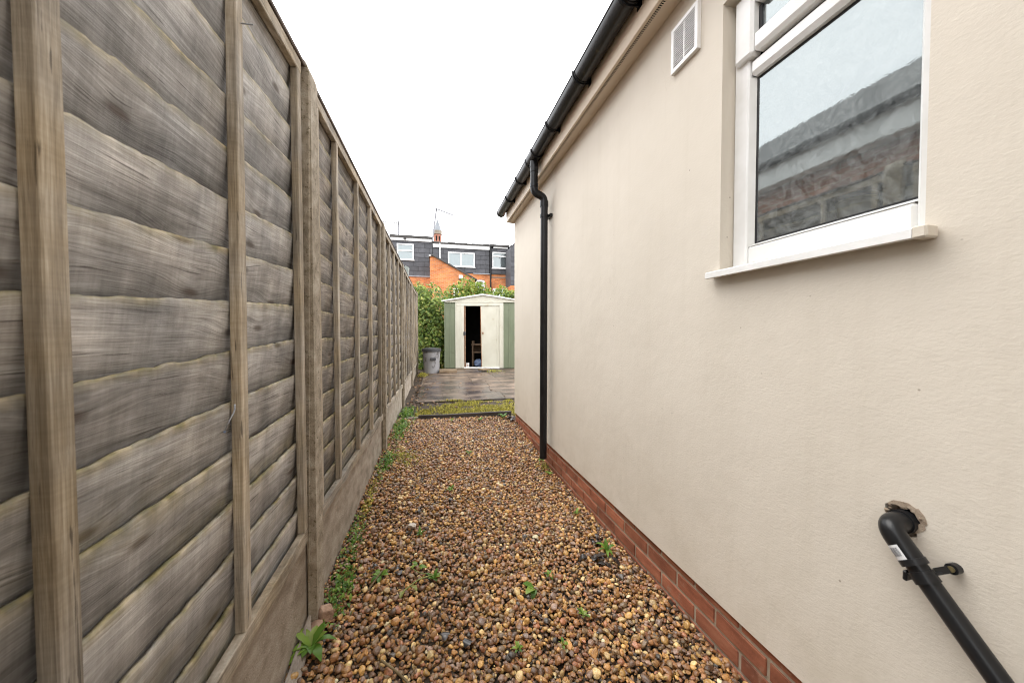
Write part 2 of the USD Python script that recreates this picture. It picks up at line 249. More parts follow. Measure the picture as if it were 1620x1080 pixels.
M("side_brick", {"geo": ("geometry", {}), "sx": ("separate_xyz", {}), "cx": ("combine_xyz", {}), "bt": ("brick_texture", {"scale": 1.0, "brick_width": 0.225, "row_height": 0.075, "mortar_size": 0.009, "color1": (0.33, 0.13, 0.06), "color2": (0.20, 0.075, 0.04), "mortar": (0.33, 0.25, 0.18)}),
    "n": ("noise_texture", {"scale": 2.2, "detail": 5.0}), "nr": ("map_range", {"from_min": 0.3, "from_max": 0.7, "to_min": 0.7, "to_max": 1.25}), "hs": ("hsv", {}), "p": ("principled_bsdf", {"roughness": 0.9})},
  [("geo.position", "sx.vector"), ("sx.y", "cx.x"), ("sx.z", "cx.y"), ("cx.vector", "bt.vector"), ("geo.position", "n.vector"), ("n.fac", "nr.value"), ("nr.result", "hs.value"), ("bt.color", "hs.color"), ("hs.color", "p.base_color")])

def glass(name, ior, tint, bump, bscale, rough=0.0, base=0.0, dirt=0.0):
    """A pane: clear by the Fresnel law, else mirror; dirt lays a thin swirled grey film over it."""
    M(name, {"tc": ("texture_coordinate", {}), "n": ("noise_texture", {"scale": bscale, "detail": 3.0, "distortion": 2.2}), "b": ("bump", {"strength": 1.0, "distance": bump}),
             "fr": ("fresnel", {"IOR": ior}), "ad": ("math", {"math_type": "add", "value2": base, "use_clamp": True}), "t": ("transparent_bsdf", {"color": tint}), "g": ("glossy_bsdf", {"color": (0.90, 0.97, 0.96), "roughness": rough}), "m": ("mix_closure", {}),
             "dn": ("noise_texture", {"scale": 13.0, "detail": 7.0, "roughness": 0.68, "distortion": 3.2}), "dr": ("map_range", {"from_min": 0.36, "from_max": 0.68, "to_min": dirt * 0.25, "to_max": dirt, "clamp": True}), "d": ("principled_bsdf", {"base_color": (0.50, 0.53, 0.52), "roughness": 0.9}), "m2": ("mix_closure", {})},
      [("tc.object", "n.vector"), ("n.fac", "b.height"), ("b.normal", "g.normal"), ("fr.fac", "ad.value1"), ("ad.value", "m.fac"), ("t.BSDF", "m.closure1"), ("g.BSDF", "m.closure2"),
       ("tc.object", "dn.vector"), ("dn.fac", "dr.value"), ("dr.result", "m2.fac"), ("m.closure", "m2.closure1"), ("d.BSDF", "m2.closure2")], surface="m2.closure")
glass("window_glass", 2.1, (0.72, 0.8, 0.79), 0.00003, 24.0, 0.02, 0.13, 0.14)
glass("far_glass", 1.9, (0.6, 0.66, 0.68), 0.0005, 2.0, 0.02, 0.12)
noisy("blind_white", [(0.3, (0.52, 0.55, 0.56)), (0.7, (0.66, 0.68, 0.69))], (3, 3, 3), 0.8)
noisy("curtain", [(0.3, (0.4, 0.4, 0.41)), (0.7, (0.62, 0.62, 0.62))], (14, 1, 1), 0.8)

def leafy(name, ramp, rough=0.45, trans=0.3, attr="tone"):
    M(name, {"at": ("attribute", {"attribute": attr}), "r": ("rgb_ramp", {"ramp": ramp}), "p": ("principled_bsdf", {"roughness": rough, "specular_ior_level": 0.4}), "t": ("translucent_bsdf", {}), "m": ("mix_closure", {"fac": trans})},
      [("at.fac", "r.fac"), ("r.color", "p.base_color"), ("r.color", "t.color"), ("p.BSDF", "m.closure1"), ("t.BSDF", "m.closure2")], surface="m.closure")
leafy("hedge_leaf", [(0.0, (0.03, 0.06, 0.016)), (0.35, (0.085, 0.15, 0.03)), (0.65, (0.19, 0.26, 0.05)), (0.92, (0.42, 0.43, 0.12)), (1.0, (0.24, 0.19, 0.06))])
leafy("bush_leaf", [(0.0, (0.055, 0.10, 0.02)), (0.4, (0.12, 0.19, 0.03)), (0.75, (0.23, 0.29, 0.05)), (1.0, (0.36, 0.35, 0.07))])
leafy("weed_leaf", [(0.0, (0.045, 0.105, 0.014)), (0.5, (0.11, 0.225, 0.03)), (0.85, (0.23, 0.34, 0.055)), (1.0, (0.27, 0.25, 0.07))], 0.4)
leafy("moss", [(0.0, (0.10, 0.075, 0.025)), (0.25, (0.19, 0.18, 0.025)), (0.6, (0.36, 0.34, 0.045)), (1.0, (0.56, 0.46, 0.10))], 0.8, 0.2)
leafy("dead_leaf", [(0.0, (0.05, 0.03, 0.02)), (0.5, (0.14, 0.075, 0.035)), (1.0, (0.30, 0.18, 0.09))], 0.45, 0.1)
leafy("wet_black_leaf", [(0.0, (0.016, 0.014, 0.013)), (1.0, (0.05, 0.042, 0.038))], 0.25, 0.0)
noisy("twig_bark", [(0.3, (0.10, 0.07, 0.035)), (0.7, (0.24, 0.18, 0.09))], (20, 20, 20), 0.8)
noisy("green_stem", [(0.3, (0.14, 0.17, 0.04)), (0.7, (0.26, 0.28, 0.09))], (20, 20, 20), 0.6)
noisy("soil", [(0.3, (0.022, 0.015, 0.010)), (0.55, (0.055, 0.038, 0.024)), (0.75, (0.095, 0.07, 0.045))], (11, 11, 11), 0.85, 0.012, (40, 40, 40), spots=(1.9, 0.6, (0.06, 0.062, 0.014)))
noisy("paving_stone", [(0.36, (0.042, 0.032, 0.027)), (0.46, (0.09, 0.067, 0.052)), (0.55, (0.165, 0.118, 0.085)), (0.66, (0.25, 0.185, 0.133))], (1.5, 2.8, 1), 0.45, 0.005, (16, 16, 16), rand=0.08, rough_var=0.28, detail=9.0, spots=(4.2, 0.56, (0.085, 0.058, 0.036)), use="world")
noisy("wet_paving_stone", [(0.36, (0.03, 0.025, 0.025)), (0.46, (0.062, 0.05, 0.046)), (0.56, (0.13, 0.095, 0.073)), (0.68, (0.21, 0.155, 0.117))], (1.5, 2.8, 1), 0.24, 0.004, (16, 16, 16), rand=0.08, rough_var=0.2, detail=9.0, spots=(4.2, 0.58, (0.10, 0.07, 0.045)), use="world")
noisy("paving_dirt", [(0.3, (0.035, 0.026, 0.02)), (0.7, (0.085, 0.065, 0.045))], (7, 7, 7), 0.7, 0.004, (30, 30, 30), spots=(3.0, 0.58, (0.09, 0.085, 0.025)))
noisy("step_stone", [(0.3, (0.17, 0.12, 0.075)), (0.7, (0.31, 0.23, 0.15))], (6, 6, 6), 0.8, 0.004, (40, 40, 40))
noisy("edging_wood", [(0.3, (0.035, 0.03, 0.028)), (0.7, (0.085, 0.075, 0.068))], (3, 20, 20), 0.75, 0.003, (8, 60, 60))
noisy("edging_pale", [(0.3, (0.20, 0.17, 0.14)), (0.7, (0.34, 0.29, 0.24))], (3, 20, 20), 0.75, 0.003, (8, 60, 60))
noisy("pale_stone", [(0.3, (0.42, 0.36, 0.29)), (0.7, (0.62, 0.57, 0.5))], (25, 25, 25), 0.8, 0.003, (90, 90, 90))
noisy("broken_stone", [(0.3, (0.27, 0.165, 0.11)), (0.7, (0.47, 0.32, 0.23))], (25, 25, 25), 0.9, 0.004, (90, 90, 90))
noisy("shed_cream", [(0.3, (0.52, 0.50, 0.405)), (0.6, (0.63, 0.615, 0.525)), (0.8, (0.67, 0.655, 0.57))], (1.5, 1.5, 1.0), 0.45, spots=(4.5, 0.62, (0.40, 0.32, 0.19)))
noisy("shed_green", [(0.3, (0.14, 0.165, 0.105)), (0.7, (0.205, 0.235, 0.155))], (2, 2, 1.0), 0.5, spots=(3.5, 0.64, (0.10, 0.105, 0.06)))
noisy("rust", [(0.3, (0.16, 0.06, 0.02)), (0.7, (0.36, 0.17, 0.07))], (18, 18, 18), 0.9)
noisy("bin_grey", [(0.3, (0.21, 0.205, 0.21)), (0.7, (0.33, 0.325, 0.33))], (5, 5, 1.6), 0.5, spots=(5.5, 0.55, (0.07, 0.06, 0.055)))
noisy("bin_dark", [(0.3, (0.03, 0.03, 0.033)), (0.7, (0.06, 0.06, 0.063))], (5, 5, 5), 0.45)
noisy("bench_wood", [(0.3, (0.12, 0.075, 0.045)), (0.7, (0.24, 0.16, 0.10))], (8, 8, 8), 0.7)
noisy("blue_plastic", [(0.3, (0.10, 0.15, 0.30)), (0.7, (0.25, 0.32, 0.45))], (9, 9, 9), 0.4)
noisy("aerial_metal", [(0.3, (0.16, 0.16, 0.17)), (0.7, (0.3, 0.3, 0.31))], (9, 9, 9), 0.5, metallic=0.4)
noisy("spire_lead", [(0.3, (0.16, 0.175, 0.19)), (0.7, (0.24, 0.255, 0.27))], (2, 2, 2), 0.6)
noisy("turret_brick", [(0.3, (0.28, 0.115, 0.075)), (0.7, (0.43, 0.20, 0.14))], (3, 3, 6), 0.85, rand=0.1)
noisy("turret_stone", [(0.3, (0.17, 0.145, 0.115)), (0.7, (0.28, 0.24, 0.19))], (3, 3, 3), 0.85)
noisy("lamp_grey", [(0.3, (0.20, 0.23, 0.21)), (0.7, (0.30, 0.33, 0.31))], (9, 9, 9), 0.4)

# ------------------------------------------------------------------ ground heights (the passage rises gently away from the camera and falls towards the house)
def ground(x, y):
    zl = np.interp(y, [-2, 0, 1.5, 3.4, 4.6, 5.4, 7.2, 9.3, 12], [0, 0, .02, .08, .09, .10, .115, .19, .25])
    zr = np.interp(y, [-2, 1, 3, 4.1, 4.5, 5.4, 7.2, 9.3, 12], [-.06, -.06, -.085, 0.0, .05, .10, .145, .235, .25])
    t = np.clip((np.asarray(x) + .5) / 1.55, 0, 1)
    return zl * (1 - t) + zr * t
WALL_X, WALL_ROT = 1.1, 1.0
def wall_x(y): return WALL_X - y * math.tan(math.radians(WALL_ROT))
def grid_mesh(xs, ys, zf):
    X, Y = np.meshgrid(xs, ys, indexing="ij"); Z = zf(X, Y); n, m = X.shape
    i, j = np.meshgrid(np.arange(n - 1), np.arange(m - 1), indexing="ij"); a = (i * m + j).ravel()
    f = np.vstack([np.stack([a, a + m, a + m + 1], 1), np.stack([a, a + m + 1, a + 1], 1)])
    return trimesh.Trimesh(np.stack([X.ravel(), Y.ravel(), Z.ravel()], 1), f, process=False)
def soil_z(x, y):
    near = (np.abs(x - .4) < 3) & (y < 12) & (y > -1)
    return ground(x, y) - 0.018 + np.where(near, 0.022 * (meshkit.fbm(np.stack([x * 4, y * 4, x * 0], -1), 3, 5) - 0.5), 0)
struct("ground", grid_mesh(np.concatenate([[-300, -80, -20, -6, -2], np.arange(-1, 2.6, 0.06), [3.5, 6, 20, 80, 300]]), np.concatenate([[-300, -60, -10, -2], np.arange(0, 10.5, 0.06), [11, 12, 16, 30, 90, 300]]), soil_z), "soil", smooth=True)

# ------------------------------------------------------------------ the rendered house on the right, in its own frame: u (x) into the wall, v (y) along it, z up
HOUSE = thing("rendered_house", "cream rendered single-storey house with black gutter and white window along the right", "house", (WALL_X * math.cos(math.radians(WALL_ROT)), WALL_X * math.sin(math.radians(WALL_ROT)), 0), WALL_ROT)
END = 4.46
rng = random.Random(3); nr = np.random.default_rng(3)
WV0, WV1, WZ0, WZ1 = 0.545, 1.115, 1.437, 2.46
hole = []
for k in range(22):
    a = 2 * PI * k / 22; r = 0.031 + 0.006 * math.sin(3 * a + 1) + rng.uniform(-.004, .006) + (0.012 if 0.3 < a < 1.9 else 0)
    hole.append((0.567 + r * math.cos(a) * 0.95, 0.752 + r * math.sin(a)))
outline = Polygon([(-2.0, .135), (END, .135), (END, 2.72), (-2.0, 2.72)], [[(WV0, WZ0), (WV1, WZ0), (WV1, WZ1), (WV0, WZ1)], hole])
part(HOUSE, "wall", prism(outline, 0.10, "yzx"), "cream_render")
part(HOUSE, "end_wall", bx((0.101, END - .22, .135), (4.5, END - .001, 2.72)), "cream_render")
# the broken render round the waste pipe
v = []; n = 26
bp = []
for i, rr in enumerate((0.0, 0.5, 1.0, 1.25)):
    for k in range(n):
        a = 2 * PI * k / n; bp.append((0.006 + (0.02 if i < 2 else 0.0) - 0.004 * nr.random(), 0.567 + rr * .05 * math.cos(a), 0.752 + rr * .05 * math.sin(a)))
fs = []
for i in range(3):
    for k in range(n):
        a0, a1, b0, b1 = i * n + k, i * n + (k + 1) % n, (i + 1) * n + k, (i + 1) * n + (k + 1) % n
        fs += [(a0, b0, a1), (a1, b0, b1)]
part(HOUSE, "broken_render", (np.array(bp), np.array(fs)), "broken_mortar", smooth=True)
rim_o, rim_i = [], []
for k in range(40):
    a = 2 * PI * k / 40; up = max(0, math.cos(a - 1.15)) ** .7
    rim_o.append((0.567 - (0.030 + .018 * up + rng.uniform(-.004, .004)) * math.cos(a) * (1 if math.cos(a) < 0 else .9), 0.752 + (0.030 + .018 * up + rng.uniform(-.004, .004)) * math.sin(a)))
rim = Polygon(rim_o).buffer(0).difference(Polygon(hole).buffer(-.003))
for q in getattr(rim, "geoms", [rim]):
    if q.area > 1e-5: part(HOUSE, "chipped_edge", prism(q, .0035, "yzx", -.0012), "broken_mortar")
crumbs = []
for k in range(14):
    a = rng.uniform(-.6, 2.6); rr = rng.uniform(.030, .040); c = trimesh.creation.icosphere(1, rng.uniform(.0025, .006)); c.vertices *= nr.uniform(.5, 1.3, 3)
    c.apply_translation((rng.uniform(0, .008), .567 + rr * math.cos(a), .752 + rr * math.sin(a))); crumbs.append(c)
part(HOUSE, "render_crumbs", cat(crumbs), "broken_mortar", smooth=True, kind="stuff")
# brick plinth: mortar behind, every brick its own piece
PL = part(HOUSE, "plinth", bx((.019, -2.0, -.30), (.10, END - .012, .134)), "mortar")
for ci, z0 in enumerate((-.207, -.131, -.055, .021, .097)):
    v = -.2 - (0.1125 if ci % 2 == 0 else 0) - .018 + .02
    while v < END - .02:
        v1 = min(v + .210, END - .004)
        if v1 - v > .03:
            d = rng.uniform(-.0015, .002)
            part(PL, "brick", bx((.013 + d, v, z0), (.06, v1, z0 + .063 - (.027 if ci == 4 else 0)), .003), "plinth_brick")
        v += .222
# soffit, fascia, gutter
SZ = 2.69
SOF = part(HOUSE, "soffit", bx((-.088, -2.0, SZ), (-.0005, END + .03, SZ + .012)), "cream_board")
VS = part(SOF, "vent_strip", bx((-.080, -2.0, SZ - .0025), (-.066, END - .05, SZ - .0005)), "dark_void")
part(VS, "vent_rib", cat([bx((-.080, y, SZ - .0045), (-.066, y + .0045, SZ - .0027)) for y in np.arange(.8, END - .05, .0105)]), "cream_board", kind="stuff")
part(HOUSE, "fascia", cat([bx((-.106, -2.0, SZ - .012), (-.0885, END + .045, SZ + .17), .002), bx((-.1, END + .03, SZ - .01), (.5, END + .044, SZ + .17))]), "cream_board")
GU, GZ, GR = -.163, 2.832, .056
th = np.linspace(PI, 2 * PI, 17)
prof = [(GU + GR * math.cos(a), GZ + GR * math.sin(a)) for a in th] + [(GU + (GR - .0028) * math.cos(a), GZ + (GR - .0028) * math.sin(a)) for a in th[::-1]]
GUT = part(HOUSE, "gutter", prism(prof, 4.56 + 2.0, "xzy", -2.0), "gutter_plastic", smooth=40)
part(GUT, "gutter_lip", cat([tube([(GU - GR, -2, GZ), (GU - GR, 4.56, GZ)], .0045, 8), tube([(GU + GR, -2, GZ), (GU + GR, 4.56, GZ)], .004, 8)]), "gutter_plastic", smooth=40)
def arc_band(y0, y1, r0, r1, a0=PI * .97, a1=PI * 2.03, n=19):
    t = np.linspace(a0, a1, n)
    pr = [(GU + r1 * math.cos(a), GZ + r1 * math.sin(a)) for a in t] + [(GU + r0 * math.cos(a), GZ + r0 * math.sin(a)) for a in t[::-1]]
    return prism(pr, y1 - y0, "xzy", y0)
for y in (-.6, .45, 1.5, 2.03, 2.55, 3.52, 4.02):
    part(GUT, "gutter_bracket", cat([arc_band(y - .016, y + .016, GR + .0005, GR + .004), arc_band(y - .004, y + .004, GR + .001, GR + .011), bx((-.1085, y - .02, GZ - .062), (-.106, y + .02, GZ + .012)), bx((-.125, y - .004, GZ - .058), (-.107, y + .004, GZ - .02))]), "black_plastic", smooth=35)
part(GUT, "gutter_outlet", cat([arc_band(2.96, 3.14, GR + .0005, GR + .005), arc_band(2.945, 2.965, GR + .0006, GR + .010), arc_band(3.135, 3.155, GR + .0006, GR + .010), tube([(GU, 3.05, GZ - .05), (GU, 3.05, GZ - .105)], .0385, 24)]), "black_plastic", smooth=35)
part(GUT, "end_cap", cat([arc_band(4.548, 4.575, GR - .004, GR + .005), prism([(GU + (GR + .004) * math.cos(a), GZ + (GR + .004) * math.sin(a)) for a in th], .004, "xzy", 4.572)]), "black_plastic", smooth=35)
# downpipe with swan neck
DV = 3.045
neck = rounded([(GU, DV, GZ - .09), (GU, DV, 2.497), (-.066, DV, 2.462), (-.066, DV, 2.36)], .042, 8)
DP = part(HOUSE, "downpipe", tube(rounded([(-.066, DV - .003, 2.40), (-.066, DV + .012, .018)], .01, 1), .034, 26), "black_plastic", smooth=50)
part(DP, "swan_neck", tube(neck, .0345, 26), "black_plastic", smooth=50)
for (uu, zz, h) in ((GU, 2.70, .04), (GU, 2.56, .03), (-.066, 2.40, .05)):
    part(DP, "pipe_collar", tube([(uu, DV, zz - h / 2), (uu, DV, zz + h / 2)], .0385, 26), "black_plastic", smooth=50)
for zz in (2.29,):
    part(DP, "pipe_clip", cat([tube([(-.066, DV - .001, zz - .014), (-.066, DV - .001, zz + .014)], .0385, 26), bx((-.03, DV - .055, zz - .013), (-.001, DV + .055, zz + .013), .003)]), "black_plastic", smooth=40)
# waste pipe
E0, dirp = np.array([-.058, .567, .752]), np.array([0.0, -.628, -.778]); dirp /= np.linalg.norm(dirp)
WP = part(HOUSE, "waste_pipe", tube([E0 + dirp * .03, E0 + dirp * .92], .0192, 26), "black_plastic", smooth=50)
el = rounded([(.03, .567, .752), E0, E0 + dirp * .070], .050, 10)
part(WP, "elbow", cat([tube(el, .0226, 26), tube([(.01, .567, .752), (-.012, .567, .752)], .0255, 26)]), "black_plastic", smooth=50)
q0 = E0 + dirp * .0695
part(WP, "elbow_collar", tube([q0, q0 + dirp * .012], .0243, 26), "black_plastic", smooth=50)
side = np.array([-1.0, 0, 0]); other = np.cross(dirp, side)
def patch(s0, s1, a0, a1, r, c0=E0, n=8):
    P = [c0 + dirp * s + r * (math.cos(a) * side + math.sin(a) * other) for s in (s0, s1) for a in np.linspace(a0, a1, n)]
    f = []
    for k in range(n - 1): f += [(k, k + 1, n + k + 1), (k, n + k + 1, n + k)]
    return trimesh.Trimesh(np.array(P), np.array(f), process=False)
A0, A1 = -0.30, 0.95
ST = part(WP, "sticker", patch(.040, .069, A0, A1, .0233), "label_paper")
bars = []; a = A0 + .2
while a < A1 - .2:
    w = rng.choice((.022, .035, .05)); bars.append(patch(.045, .062, a, a + w, .0237, n=2)); a += w + rng.choice((.03, .045, .06))
part(ST.GetParent(), "barcode", cat(bars), "label_ink")
cl = E0 + dirp * .104
ban = tube([cl - dirp * .011, cl + dirp * .011], .0222, 26)
arm_a = cl + np.array([-.004, -.012, .012]); scr = np.array([-.012, .482, .695])
armp = [cl + np.array([.0, -.01, .012]), (cl + scr) / 2 + np.array([-.004, 0, .004]), scr]
arm = []
for p, q in zip(armp, armp[1:]):
    d = (q - p) / np.linalg.norm(q - p); w = np.cross(d, [1, 0, 0]); w /= np.linalg.norm(w)
    pts = [x + s * w * .0068 + t * np.array([.002, 0, 0]) for x in (p - d * .003, q + d * .003) for s in (-1, 1) for t in (-1, 1)]
    arm.append(trimesh.convex.convex_hull(np.array(pts)))
boss = tube([(-.016, scr[1], scr[2]), (.001, scr[1], scr[2])], .0108, 20)
tab = bx(cl + np.array([-.012, .022, -.024]), cl + np.array([.012, .03, -.002]), .002)
CL = part(WP, "pipe_clip", cat([ban, boss, tab] + arm), "black_plastic", smooth=35)
part(WP, "screw", tube([(-.0185, scr[1], scr[2]), (-.0159, scr[1], scr[2])], .006, 14), "brass", smooth=40)
# window: white frame, lower fixed pane, top-hung casement above a transom
U0, U1 = .056, .112
WIN = UsdGeom.Xform.Define(stage, numbered(path_of(HOUSE), "window")).GetPrim()
def bar(u0, u1, v0, v1, z0, z1, c=.006): return bx((u0, v0, z0), (u1, v1, z1), c)
part(WIN, "frame", bar(U0, U1, 1.051, 1.113, WZ0 + .016, WZ1 - .004), "white_plastic")
part(WIN, "frame", bar(U0, U1, .547, .589, WZ0 + .016, WZ1 - .004), "white_plastic")
part(WIN, "frame", bar(U0 + .0006, U1, .5892, 1.0508, WZ0 + .016, 1.524, .009), "white_plastic")
part(WIN, "frame", bar(U0 + .0006, U1, .5892, 1.0508, WZ1 - .06, WZ1 - .004, .009), "white_plastic")
part(WIN, "transom", bar(U0 - .0006, U1, .5892, 1.0508, 2.146, 2.207, .014), "white_plastic")
part(WIN, "glazing_bead", prism([(U0 + .004, 1.0508), (U0 + .026, 1.040), (U0 + .026, 1.0508)], 2.146 - 1.524, "xyz", 1.524), "white_plastic")
part(WIN, "glazing_bead", prism([(U0 + .004, 1.524), (U0 + .026, 1.524), (U0 + .026, 1.535)], 1.04 - .5892, "xzy", .5892), "white_plastic")
S0 = .034
for args in ((1.022, 1.098, 2.212, WZ1 - .012), (.562, .62, 2.212, WZ1 - .012)):
    part(WIN, "casement_stile", bar(S0, .085, *args, .009), "white_plastic")
for z0, z1 in ((2.2125, 2.283), (WZ1 - .075, WZ1 - .0125)):
    part(WIN, "casement_rail", bar(S0 + .0005, .085, .6205, 1.0215, z0, z1, .012), "white_plastic")
part(WIN, "gasket", cat([bar(U0 + .0265, .09, 1.032, 1.0405, 1.535, 2.146, 0), bar(U0 + .0265, .09, .589, .597, 1.535, 2.146, 0), bar(U0 + .0265, .09, .597, 1.032, 1.532, 1.541, 0), bar(U0 + .0265, .09, .597, 1.032, 2.136, 2.1455, 0)]), "black_gasket")
part(WIN, "gasket", cat([bar(.064, .074, 1.010, 1.0215, 2.284, 2.384, 0), bar(.064, .074, .6205, .628, 2.284, 2.384, 0), bar(.064, .074, .628, 1.01, 2.2835, 2.291, 0)]), "black_gasket")
def pane(u, v0, v1, z0, z1): return (np.array([(u, v0, z0), (u, v1, z0), (u, v1, z1), (u, v0, z1)]), np.array([(0, 2, 1), (0, 3, 2)]))
part(WIN, "pane", pane(.0835, .593, 1.037, 1.537, 2.141), "window_glass")
part(WIN, "pane", pane(.070, .624, 1.016, 2.287, 2.388), "window_glass", label="narrow frosted upper pane of the casement")
part(WIN, "sill", prism([(.056, 1.448), (-.036, 1.440), (-.040, 1.436), (-.040, 1.416), (-.030, 1.414), (-.028, 1.424), (.056, 1.428)], .598, "xzy", .547), "white_plastic")
part(WIN, "sill_end_cap", bx((-.043, .521, 1.412), (-.003, .5465, 1.441), .004), "cream_render", label="cream end cap of the sill, chipped")
# dark room behind the window
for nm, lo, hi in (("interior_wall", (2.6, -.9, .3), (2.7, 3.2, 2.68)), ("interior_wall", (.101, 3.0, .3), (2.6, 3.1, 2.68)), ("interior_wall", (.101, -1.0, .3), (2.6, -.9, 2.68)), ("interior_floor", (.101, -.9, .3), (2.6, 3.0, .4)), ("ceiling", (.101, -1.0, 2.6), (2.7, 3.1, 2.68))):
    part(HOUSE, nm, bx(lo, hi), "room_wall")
part(HOUSE, "interior_sill", bx((.113, .45, 1.50), (.30, 1.2, 1.522)), "white_plastic")
# roof: slope going up away from the passage
rp = [(-.115, 2.868), (-.115, 2.888), (3.2, 4.4), (3.2, 4.36)]
part(HOUSE, "roof", prism(rp, END + .03 + 2.0, "xzy", -2.0), "roof_slate")
part(HOUSE, "gable", prism([(.0, 2.721), (3.2, 2.721), (3.2, 4.3), (.3, 2.96), (0, 2.86)], .2, "xzy", END - .21), "cream_render")
# unseen taller block and roof, added behind the photographer to shade the passage
part(HOUSE, "main_block", bx((-1.75, -4.5, -.3), (4.4, -1.35, 5.2)), "cream_render")
part(HOUSE, "main_roof", prism([(-4.7, 5.201), (-1.15, 5.201), (-2.9, 6.9)], 6.3, "yzx", -1.8), "roof_slate")
# air vent grille
VT = UsdGeom.Xform.Define(stage, numbered(path_of(HOUSE), "air_vent")).GetPrim()
a0, a1, z0, z1 = 1.226, 1.386, 2.385, 2.582
fr = Polygon([(a0, z0), (a1, z0), (a1, z1), (a0, z1)], [[(a0 + .016, z0 + .016), (a1 - .016, z0 + .016), (a1 - .016, z1 - .016), (a0 + .016, z1 - .016)]])
part(VT, "vent_frame", prism(fr, .0175, "yzx", -.018), "white_plastic")
part(VT, "vent_back", bx((-.0045, a0 + .012, z0 + .012), (-.0005, a1 - .012, z1 - .012)), "dark_void")
mid = (a0 + a1) / 2
part(VT, "vent_mullion", bx((-.0165, mid - .003, z0 + .0165), (-.005, mid + .003, z1 - .0165)), "white_plastic")
for k in range(17):
    zc = z0 + .0205 + k * (z1 - z0 - .041) / 16
    for s0, s1 in ((a0 + .0165, mid - .0035), (mid + .0035, a1 - .0165)):
        part(VT, "slat", prism([(-.0165, zc - .0034), (-.0145, zc - .0034), (-.007, zc + .0016), (-.0165, zc - .0006)], s1 - s0, "xzy", s0), "white_plastic")
part(HOUSE, "foundation", bx((.10, -2.0, -.3), (4.5, END - .015, .134)), "mortar")

# a pale tub stands on the sill inside
hx = lambda u, v, z: ((WALL_X + u) * math.cos(math.radians(WALL_ROT)) - v * math.sin(math.radians(WALL_ROT)), v * math.cos(math.radians(WALL_ROT)) + (WALL_X + u) * math.sin(math.radians(WALL_ROT)), z)
TB = thing("plastic_tub", "pale plastic tub standing inside behind the window glass", "tub", hx(.2, .80, 1.5225))
m = lathe([(0, 0), (.040, 0), (.046, .085), (.049, .087), (.049, .093), (.0, .093)], 24); part(TB, "body", m, "white_plastic", smooth=40)
m = lathe([(0, .0935), (.050, .0935), (.050, .104), (.046, .108), (0, .108)], 24); part(TB, "lid", m, "blue_plastic", smooth=40)

# ------------------------------------------------------------------ the fence on the left: concrete posts, gravel boards, waney-edge panels
POST_Y = [1.543 + 1.935 * k for k in range(-1, 5)]
plab = ["concrete fence post at the near end, beside the camera", "large concrete fence post with rounded top, nearest fully seen", "weathered concrete post between the second and third fence panels", "concrete post where the fence meets the timber edging strip",
        "slim far concrete post beside the wet patio slabs", "farthest concrete post, ending the fence next to the dustbin"]
for k, y in enumerate(POST_Y):
    g = float(ground(-.48, y)); top = 2.275 + (.0 if k < 5 else .03)
    prof = [(-.480, g - .3), (-.480, top - .075), (-.484, top - .045), (-.494, top - .018), (-.507, top - .003), (-.512, top), (-.512, g - .3)]
    front = prism(prof, .094, "xzy", y - .047)
    fv = np.array(front.vertices); m_ = (np.abs(fv[:, 0] + .480) < .0005); fv[m_, 1] = y + np.sign(fv[m_, 1] - y) * .041; front.vertices = fv
    m = cat([front, bx((-.566, y - .016, g - .3), (-.5121, y + .016, top - .002)), bx((-.600, y - .047, g - .3), (-.5661, y + .047, top), .008)])
    single("concrete_post", m, "post_concrete", plab[k], "fence post", "concrete posts of the fence")
glab = ["concrete gravel board under the nearest fence panel", "concrete gravel board with a pale scrape under the second panel", "concrete gravel board behind the weeds at the edging strip", "concrete gravel board beside the wet patio slabs", "farthest concrete gravel board beside the dustbin"]
flab = ["nearest fence panel of weathered grey waney boards, out of focus on the left", "second fence panel, brown waney boards behind the large concrete post", "third fence panel, standing by the gravel's far end", "fourth fence panel, seen very edge-on beside the patio", "last fence panel, next to the dustbin and hedge"]
